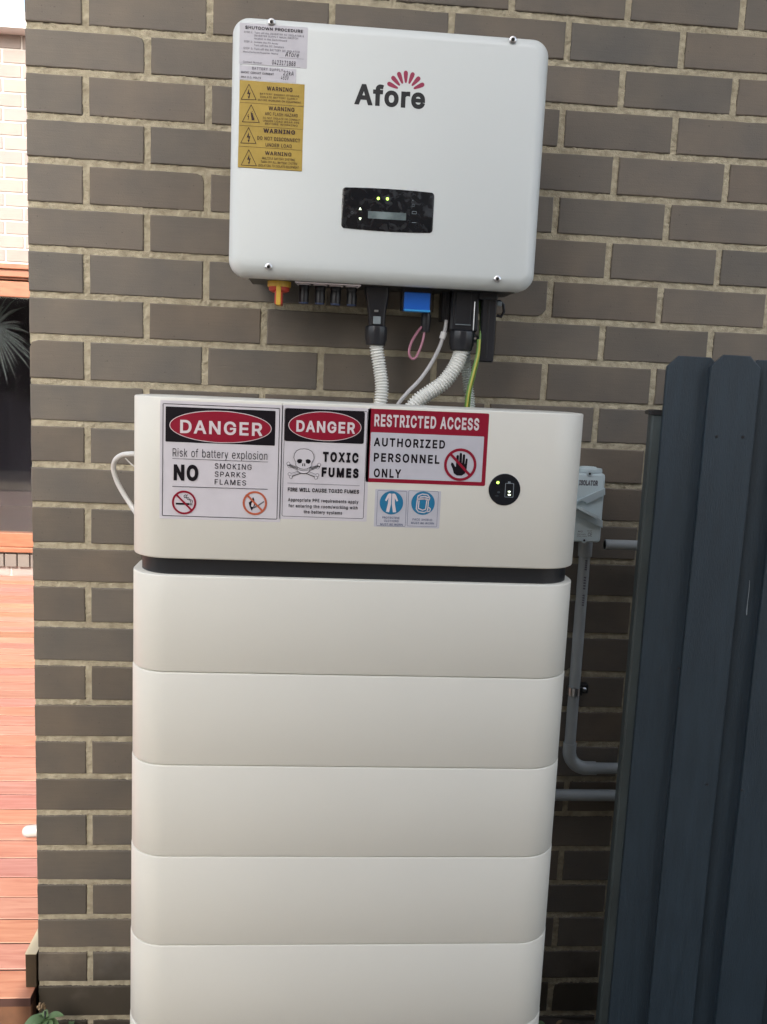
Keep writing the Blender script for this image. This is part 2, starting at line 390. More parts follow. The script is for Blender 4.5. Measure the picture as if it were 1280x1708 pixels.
# the return of the wall round the corner, along the deck (bricks run in y)
ret = MB(); rc = []
def ret_ring(rings): return [[(.0+(p[1]), p[0], p[2]) for p in r] for r in rings]
for r in range(RMIN, RMAX+1):
    j = [.1105, .23+.0055] if r % 2 == 0 else [.1105, .115+.0055]
    j = [.1075, (.235 if r % 2 == 0 else .115)]
    if r % 2: j = [.115]
    else: j = [.1075, .235]
    while j[-1] < 2.2: j.append(j[-1]+.24)
    for a, b in zip(j, j[1:]):
        zf = lambda x, t, r=r: (bedz(r-1, 0)-.0055) if t else (bedz(r, 0)+.0055)
        rings = brick_block(a+.0055, b-.0055, zf, 0.0, .10)
        rg = [[(p[1]*1.0, p[0], p[2]) for p in q][::-1] for q in rings]
        k = ret.n; ret.loft(rg); c = tint_main(); rc += [(*c, 1)]*(ret.n-k)
o = ret.build('return_bricks', M_brick, wall, smooth=False); set_tint(o.data, rc)
core = MB()
core.box(.012, 2.6, .012, .11, bedz(26, 0), bedz(-8, 0)); core.box(.006, .104, .1095, 2.3, bedz(26, 0), bedz(-8, 0))
core.build('mortar_backing', M_mortar, wall, smooth=False)

q = MB(); q.box(-.02, 3.2, -.52, .3, 1.02, 1.034, None, .002); q.build('shade_eave_lining', mat('eave_paint', (.55, .53, .49), .7), wall, smooth=False)  # unseen eave, added to cut overhead sky light on the wall
q = MB(); q.box(-.02, 3.2, -.64, -.523, 1.0, 1.12, None, .006); q.build('shade_eave_gutter', M_gut, wall, smooth=False)
upper = MB(); 
for k in range(5): upper.box(.004, 2.6, .004, .11, bedz(-8, 0)+.001+k*.086, bedz(-8, 0)+.086+k*.086-.010, None, .002)
o = upper.build('top_courses', M_brick, wall, smooth=False); set_tint(o.data, [(1, 1, 1, 1)]*len(o.data.vertices))
# ------------------------------------------------------------------ background house across the deck
FY = 4.10
fh = thing('neighbouring_brick_house', 'pale pink brick house across the deck with a timber framed window', 'house', (-2, FY, -2.1))
ZW = lambda py: Z(20, py, -FY)
wt, wb = ZW(440), ZW(920)
WX0, WX1 = -2.6, -0.4
fb = MB(); fc = []
def pale():
    v = RNG.normal(1, .045); return (v, v*RNG.normal(1, .015), v*RNG.normal(1, .02))
ztop = ZW(57)
nrow = 0; z = ztop
while z > -2.14:
    off = 0 if nrow % 2 else .12; x = -6.0+off
    while x < .6:
        xa, xb = x+.005, x+.235; zt_, zb_ = z-.005, z-.081
        if zb_ < wt and zt_ > wb:      # leave the window opening
            if xa < WX1 and xb > WX0:
                if xa < WX0-.03: xb = min(xb, WX0)
                elif xb > WX1+.03: xa = max(xa, WX1)
                else: x += .24; continue
            zt_ = zt_; 
        k = fb.n; fb.box(xa, xb, FY, FY+.1, zb_, zt_, None, .003); c = pale(); fc += [(*c, 1)]*(fb.n-k)
        x += .24
    z -= .086; nrow += 1
o = fb.build('wall', M_far, fh, smooth=False); set_tint(o.data, fc)
bk = MB(); 
bk.box(-6, WX0, FY+.005, FY+.09, -2.14, ztop); bk.box(WX1, .7, FY+.005, FY+.09, -2.14, ztop)
bk.box(WX0, WX1, FY+.005, FY+.09, wt+.0, ztop); bk.box(WX0, WX1, FY+.005, FY+.09, -2.14, wb)
bk.build('wall_mortar', M_farmortar, fh, smooth=False)
g = MB(); g.box(-6.1, .8, FY-.12, FY+.02, ztop+.0, ztop+.03); g.box(-6.1, .8, FY-.10, FY+.0, ztop-.0+.03, ztop+.10)
g.build('gutter', M_gut, fh, smooth=False)
wn = thing('window', None, None, (WX0, FY, wb)); wn.parent = fh; wn.matrix_parent_inverse = Matrix.Translation(-fh.location)
def fr(x0, x1, y0, y1, z0, z1, nm, m):
    q = MB(); q.box(x0, x1, y0, y1, z0, z1, None, .004)
    o_ = q.build(nm, m, None, smooth=False); o_.parent = wn; o_.matrix_parent_inverse = Matrix.Translation(-wn.location); return o_
q = MB()
z1_, z2_, z3_ = ZW(449), ZW(462), ZW(469)
q.box(WX0-.02, WX1+.02, FY-.035, FY+.05, z1_, wt-.002, None, .004)
q.box(WX0-.01, WX1+.01, FY-.015, FY+.05, z2_, z1_-.001, None, .004)
q.box(WX0, WX1, FY+.012, FY+.07, z3_+.012, z2_-.001, None, .003)
q.box(WX0, WX1, FY-.005, FY+.06, ZW(495), z3_, None, .004)
q.box(WX0, WX1, FY-.03, FY+.06, ZW(911), ZW(888), None, .004)
q.box(WX0-.02, WX1+.02, FY-.05, FY+.06, ZW(919), ZW(911)-.001, None, .004)
q.box(WX0, WX0+.06, FY-.004, FY+.058, ZW(888)+.001, ZW(495)-.001, None, .003)
q.box(WX1-.06, WX1, FY-.004, FY+.058, ZW(888)+.001, ZW(495)-.001, None, .003)
fo = q.build('frame', M_wood, None, smooth=False); fo.parent = wn; fo.matrix_parent_inverse = Matrix.Translation(-wn.location)
q = MB(); q.box(WX0+.06, WX1-.06, FY+.025, FY+.031, ZW(888), ZW(495))
po = q.build('pane', M_glass, None, smooth=False); po.parent = wn; po.matrix_parent_inverse = Matrix.Translation(-wn.location)
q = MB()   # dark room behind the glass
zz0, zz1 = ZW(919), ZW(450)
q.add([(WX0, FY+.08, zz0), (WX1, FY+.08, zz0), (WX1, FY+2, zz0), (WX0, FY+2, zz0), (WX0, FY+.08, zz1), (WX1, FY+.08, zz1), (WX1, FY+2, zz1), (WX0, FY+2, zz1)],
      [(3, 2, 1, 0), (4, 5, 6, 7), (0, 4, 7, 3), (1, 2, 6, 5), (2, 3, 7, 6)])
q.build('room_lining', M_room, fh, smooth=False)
q = MB()   # brick sill course standing on edge
x = WX0-.05; sc = []
while x < WX1+.05:
    k = q.n; q.box(x+.004, x+.080, FY-.03, FY+.003, ZW(944), ZW(923), None, .003); c = pale(); sc += [(*[.55*v for v in c], 1)]*(q.n-k); x += .084
so_ = q.build('brick_sill', M_far, fh, smooth=False); set_tint(so_.data, sc)

# ------------------------------------------------------------------ deck
DZ = -2.062
dk = thing('timber_deck', 'reddish brown timber deck of long boards left of the brick wall corner', 'deck', (-1.5, 2, DZ))
q = MB(); dc = []; y = -.035; k_ = 0
while y < FY-.01:
    w = .0925
    x = -5.0-RNG.random()*2
    cuts = [x, x+RNG.uniform(2.6, 5.0)]; 
    cuts = [max(-6, x), 0.0-.006] if RNG.random() < .8 else [max(-6, x), RNG.uniform(-1.6, -.8), -.006]
    for a, b in zip(cuts, cuts[1:]):
        k = q.n; zt0 = DZ+RNG.normal(0, .0006)
        x0_, x1_ = a+.001, b-.001
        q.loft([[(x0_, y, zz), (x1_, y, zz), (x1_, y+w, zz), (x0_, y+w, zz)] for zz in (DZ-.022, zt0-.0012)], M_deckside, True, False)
        q.loft([[(x0_, y, zt0-.0012), (x1_, y, zt0-.0012), (x1_, y+w, zt0-.0012), (x0_, y+w, zt0-.0012)], [(x0_+.001, y+.0012, zt0), (x1_-.001, y+.0012, zt0), (x1_-.001, y+w-.0012, zt0), (x0_+.001, y+w-.0012, zt0)]], M_deck, False, True)
        v = RNG.normal(1, .10); c = (v, v*RNG.normal(1, .06), v*RNG.normal(1, .09)); dc += [(*c, 1)]*(q.n-k)
    y += .0975; k_ += 1
o = q.build('boards', None, dk, smooth=False); set_tint(o.data, dc)
q = MB(); q.box(-5, -.008, -.022, .012, -2.20, DZ-.0235, None, .003); q.build('fascia', M_deckfascia, dk, smooth=False)
q = MB(); q.box(-5, -.02, .3, .34, -2.19, DZ-.0235); q.box(-5, -.02, 1.2, 1.24, -2.19, DZ-.0235); q.box(-5, -.02, 2.4, 2.44, -2.19, DZ-.0235); q.box(-5, -.02, 3.6, 3.64, -2.19, DZ-.0235)
q.build('joists', M_deckfascia, dk, smooth=False)
q = MB(); q.box(-.027, -.003, -.004, 2.0, DZ+.002, DZ+.084, M_kick, .001); q.box(-.0275, -.0025, -.0045, 2.0, DZ+.0842, DZ+.0862, mat('cream_paint', (.55, .48, .33), .7))
tag(q.build('skirting_board', None, None, smooth=False), 'narrow timber skirting strip on the deck against the brick corner', 'skirting board')
# white pipe stub on the deck behind the corner
q = MB(); c0 = Vector((-.250, .66, DZ+.020)); pts = [c0+Vector((t, t*.15, 0)) for t in (0, .003, .008, .014, .03, .15, .30)]
q.tube(pts, [.005, .011, .0155, .0175, .018, .018, .018], None, 20)
tag(q.build('pipe_stub', M_pvcw), 'rounded white pipe end lying on the deck just behind the brick corner', 'pipe')

# spiky leaves added behind the far window to stand for its reflected streaks
q = MB(); ctr = at(-12, 548, -(FY+.45)); 
for k in range(46):
    a = rad(-80+k*5.6+RNG.uniform(-3, 3)); L_ = RNG.uniform(.22, .36); el = RNG.uniform(-.3, .3)
    d = Vector((math.sin(a), el*.4, math.cos(a))); s_ = d.cross(Vector((0, 1, 0))).normalized()*.006; c = Vector(ctr)
    p = [c+d*L_*t+Vector((0, 0, -.10*t*t)) for t in (0, .4, .75, 1)]
    vs = []
    for i, pp in enumerate(p):
        w_ = (1, 1.2, .8, .05)[i]; vs += [pp-s_*w_, pp+s_*w_]
    q.add(vs, [(0, 1, 3, 2), (2, 3, 5, 4), (4, 5, 7, 6)])
sp = thing('streak_plant', 'spiky pale-leaved plant added behind the dark window glass for its reflected streaks', 'plant', (float(ctr[0]), FY+.45, wb))
q.build('leaves', M_leafp, sp, smooth=False)
q = MB(); q.tube([(ctr[0], FY+.45, zz0+.001), (ctr[0]+.01, FY+.45, (zz0+ctr[2])/2), tuple(ctr)], .022, None, 8); q.build('stem', M_dry, sp)

# ------------------------------------------------------------------ neighbouring house on the photographer's side (unseen, sized to shade the passage)
nh = thing('rendered_house', 'warm rendered house wall closing the passage behind the camera', 'house', (3, -4, -2.17))
q = MB(); q.box(-.42, 2.4, -6.5, -2.75, -2.19, 2.6, None, .01); q.build('wall', M_render, nh, smooth=False)
q = MB(); q.box(-.42, 2.4, -2.87, -2.752, 2.55, 2.65, None, .01); q.build('gutter', M_gut, nh, smooth=False)

q = MB()  # unseen paling fence, added to block low light from the front left
for k in range(46):
    x1 = -.44-k*.098; q.box(x1-.092, x1, -2.72-(k % 2)*.014, -2.70-(k % 2)*.014, -2.19, -1.15, None, .003)
q.box(-4.9, -.44, -2.76, -2.735, -1.40, -1.30); q.box(-4.9, -.44, -2.76, -2.735, -1.95, -1.85)
tag(q.build('light_blocking_fence', M_fence, None, smooth=False), 'long low dark paling fence added behind the camera to block light from the front left', 'fence')

# unseen hedge, added to darken the reflection in the far window
M_hedge = mat('hedge_leaf', (.045, .075, .03), .6, var=.35, vscale=3)
hg = thing('reflection_hedge', 'tall dark green hedge added behind the camera to darken the window reflection', 'hedge', (-7, -8.6, -2.19))
q = MB(); V_ = []; F_ = []
for k in range(9000):
    x = RNG.uniform(-14, -.8); top = .9+.25*noise.noise(Vector((x*.8, 3, 0))); z = RNG.uniform(-2.15, top); y = -8.0-.9*RNG.random()**2+.12*noise.noise(Vector((x*2, z*2, 7)))
    c = Vector((x, y, z)); a = Vector((RNG.normal(), RNG.normal(), RNG.normal())).normalized()*.06; b_ = a.orthogonal().normalized()*.035
    n = len(V_); V_ += [c-a, c+b_, c+a, c-b_]; F_.append((n, n+1, n+2, n+3))
q.add(V_, F_); q.build('leaves', M_hedge, hg, smooth=False)
q = MB(); q.box(-14, -.9, -8.9, -8.3, -2.19, .7, None, .1); q.build('twig_mass', mat('hedge_twigs', (.02, .022, .012), .9), hg, smooth=False)

# ------------------------------------------------------------------ fence
F0 = (1.16, -.25); F1 = (1.75, -.40)
fn = thing('paling_fence', 'dark charcoal blue timber paling fence with dog-eared tops right of the cabinet', 'fence', (1.5, -.3, -2.17))
fd = Vector((F1[0]-F0[0], F1[1]-F0[1], 0)).normalized(); fnrm = Vector((fd.y, -fd.x, 0))
def hit_f(px, py, off=0.0):
    d = Vector(((px-640)/FPX*RR - (py-854)/FPX*UU + _f).tolist()); o_ = Vector((F0[0], F0[1], 0))+fnrm*off
    t = (o_-Vector(CAM.tolist())).dot(fnrm)/d.dot(fnrm); p = Vector(CAM.tolist())+d*t
    return (p-o_).dot(fd), p.z
def paling(s0, s1, ztop_, off, thick, ear, seed):
    q = MB(); n = 26; w = s1-s0; rings = []
    prof = []
    zb = -2.19
    # outline in (s, z) with dog ears, slightly wandering sides
    L1 = []; Rr = []
    for k in range(n+1):
        z_ = zb+(ztop_-ear-zb)*k/n
        L1.append((s0+.0012*noise.noise(Vector((z_*3, seed, 0))), z_)); Rr.append((s1+.0012*noise.noise(Vector((z_*3, seed, 5))), z_))
    out = L1+[(s0+ear*.95, ztop_), (s1-ear*.9, ztop_-.001)]+Rr[::-1]
    def P3(s_, z_, o_): 
        p = Vector((F0[0], F0[1], 0))+fd*s_+fnrm*(off+o_); return (p.x, p.y, z_)
    cx = (s0+s1)/2
    def ring(ins, o_): return [P3(s_+(ins if s_ < cx else -ins), z_-(ins if z_ > ztop_-ear*.5 else 0), o_) for s_, z_ in out]
    nn = len(out); vs = ring(0, 0)+ring(0, thick-.0015)+ring(.0015, thick); fs = []
    for a in range(2):
        for j in range(nn): j2 = (j+1) % nn; fs.append((a*nn+j, a*nn+j2, (a+1)*nn+j2, (a+1)*nn+j))
    # faces front and back as strips between the two sides
    for base in (0, 2*nn):
        for j in range(n+1):
            a_, b_ = j, j+1; c_, d_ = nn-2-j, nn-1-j
            if a_ < b_ and b_ <= c_: fs.append((base+a_, base+b_, base+c_, base+d_))
    q.add(vs, fs)
    return q.build('paling', M_fence, fn, smooth=False)
sA = hit_f(1109, 640)[0]; sB = hit_f(1181, 640, .018)[0]; sC = hit_f(1268, 640, .034)[0]; zt1 = hit_f(1140, 594)[1]
pitchF = (sC-sB)*1.50
paling(sA, sB+.02, zt1, .0, .016, .020, 1)
s = sB; k = 0
w2 = sC-sB
while s < 1.6:
    paling(s, s+w2, zt1+.004, .017, .016, .022, 10+k)
    paling(s+w2-.022, s+pitchF+.022, zt1-.006+.004*(k == 0), .0, .016, .020, 30+k)
    s += pitchF; k += 1
q = MB()
for zr in (-.80, -1.45, -2.0):
    p0 = Vector((F0[0], F0[1], 0))+fd*(sA+.001)-fnrm*.001; p1 = p0+fd*1.5; b_ = -fnrm*.035
    vs = []
    for zq in (zr-.035, zr+.035): vs += [(p0.x, p0.y, zq), (p1.x, p1.y, zq), (p1.x+b_.x, p1.y+b_.y, zq), (p0.x+b_.x, p0.y+b_.y, zq)]
    q.add(vs, [(3, 2, 1, 0), (4, 5, 6, 7), (0, 1, 5, 4), (1, 2, 6, 5), (2, 3, 7, 6), (3, 0, 4, 7)])
q.build('rail', M_fence, fn, smooth=False)
# post behind the first paling
q = MB()
sp0 = hit_f(1003, 1630, -.03)[0]; pz = hit_f(1090, 692, -.03)[1]
def fp(s_, o_): p = Vector((F0[0], F0[1], 0))+fd*s_+fnrm*o_; return (p.x, p.y)
def pring(s0_, s1_, o0, o1, z_, b=.004):
    c = [(s0_+b, o0), (s1_-b, o0), (s1_, o0-b), (s1_, o1+b), (s1_-b, o1), (s0_+b, o1), (s0_, o1+b), (s0_, o0-b)]
    return [(*fp(a, b_), z_) for a, b_ in c]
q.loft([pring(sp0, sp0+.065, -.004, -.065, zz) for zz in (-2.19, pz)]); q.build('post', M_post, fn, smooth=False)
q = MB(); q.loft([pring(sp0-.006, sp0+.071, -.001, -.071, zz) for zz in (pz+.001, pz+.007)]+[pring(sp0, sp0+.065, -.006, -.066, pz+.010)]); q.build('post_cap', M_black, fn, smooth=False)
# nail heads
for (px, py) in ((1196, 728), (1240, 729), (1133, 1115), (1180, 1309), (1238, 1318)):
    s_, z_ = hit_f(px, py, .034)
    c = [(*fp(s_+.0028*math.cos(a), .0336), z_+.0028*math.sin(a)) for a in [k*math.pi/4 for k in range(8)]]
    c2 = [(*fp(s_+.002*math.cos(a), .0346), z_+.002*math.sin(a)) for a in [k*math.pi/4 for k in range(8)]]
    q = MB(); q.loft([c, c2]); q.build('nail', M_black, fn, smooth=False)

q = MB(); pts = []
for (px, py) in ((1251, 968), (1250, 985), (1247.5, 1005), (1246, 1021), (1246, 1026)):
    s_, z_ = hit_f(px, py, .017); pts.append((*fp(s_, .0171), z_))
q.tube(pts, [.0004, .0006, .0006, .0012, .0008], M_icon, 6); q.build('paint_drip', None, fn)

# ------------------------------------------------------------------ battery stack
BX0, BX1 = .2845, 1.0555; BF, BR_ = -.42, -.24; BRAD = .068
def plan(x0, x1, y0, y1, r, z, n=14): return [(x, y, z) for x, y in rrect(x0, x1, y0, y1, r, n)]
def shell(name, z0, z1, parent, ins=0.0, mt=None, bt=.0022, bb=.003):
    q = MB(); rr = []
    for z, i in ((z0, ins+bb*.9), (z0+bb*.35, ins+bb*.3), (z0+bb, ins), (z1-bt, ins), (z1-bt*.3, ins+bt*.3), (z1, ins+bt)):
        rr.append(plan(BX0+i, BX1-i, BF+i, BR_-i, BRAD-i, z))
    q.loft(rr, mt or M_batt); return q.build(name, None, parent, angle=50)
ZH0, ZH1 = -.9675, -.7005
head = thing('battery_control_unit', 'white rounded control unit covered in danger labels on top of the battery stack', 'control unit', (.67, -.3, -.996))
shell('case', ZH0, ZH1, head)
q = MB(); q.loft([plan(BX0+.013, BX1-.010, BF+.011, BR_-.012, .060, z) for z in (-.9955, ZH0+.001)], M_black); q.build('recessed_plinth', None, head)
seams = [-.996, -1.164, -1.331, -1.500, -1.670, -1.840, -2.010]
labels = ['white battery module directly under the black band of the stack',
          'white battery module second below the black band', 'white battery module third below the black band, beside the level grey pipe',
          'white battery module fourth below the black band', 'white battery module fifth below the black band',
          'lowest white battery module, mostly cut off by the photo edge']
for i in range(6):
    t = thing('battery_module', labels[i], 'battery module', (.67, -.3, seams[i+1]), 'battery modules stacked under the control unit')
    e = .0008*i
    BX0 -= .0008; BX1 += .0006
    shell('case', seams[i+1]+.0012, seams[i]-.0002, t, 0, None, .0022, .0012)
    q = MB(); q.loft([plan(BX0+.012, BX1-.012, BF+.012, BR_-.012, .056, z) for z in (seams[i+1]+.0001, seams[i+1]+.0014)], M_black); q.build('gasket', None, t)
BX0 = .2845; BX1 = 1.0555
t = thing('stack_base', 'low dark base plate under the battery stack', 'base', (.67, -.3, -2.17))
q = MB(); q.loft([plan(BX0+.01, BX1-.01, BF+.01, BR_-.01, .058, z) for z in (-2.175, -2.0105)], M_black); q.build('plate', None, t)

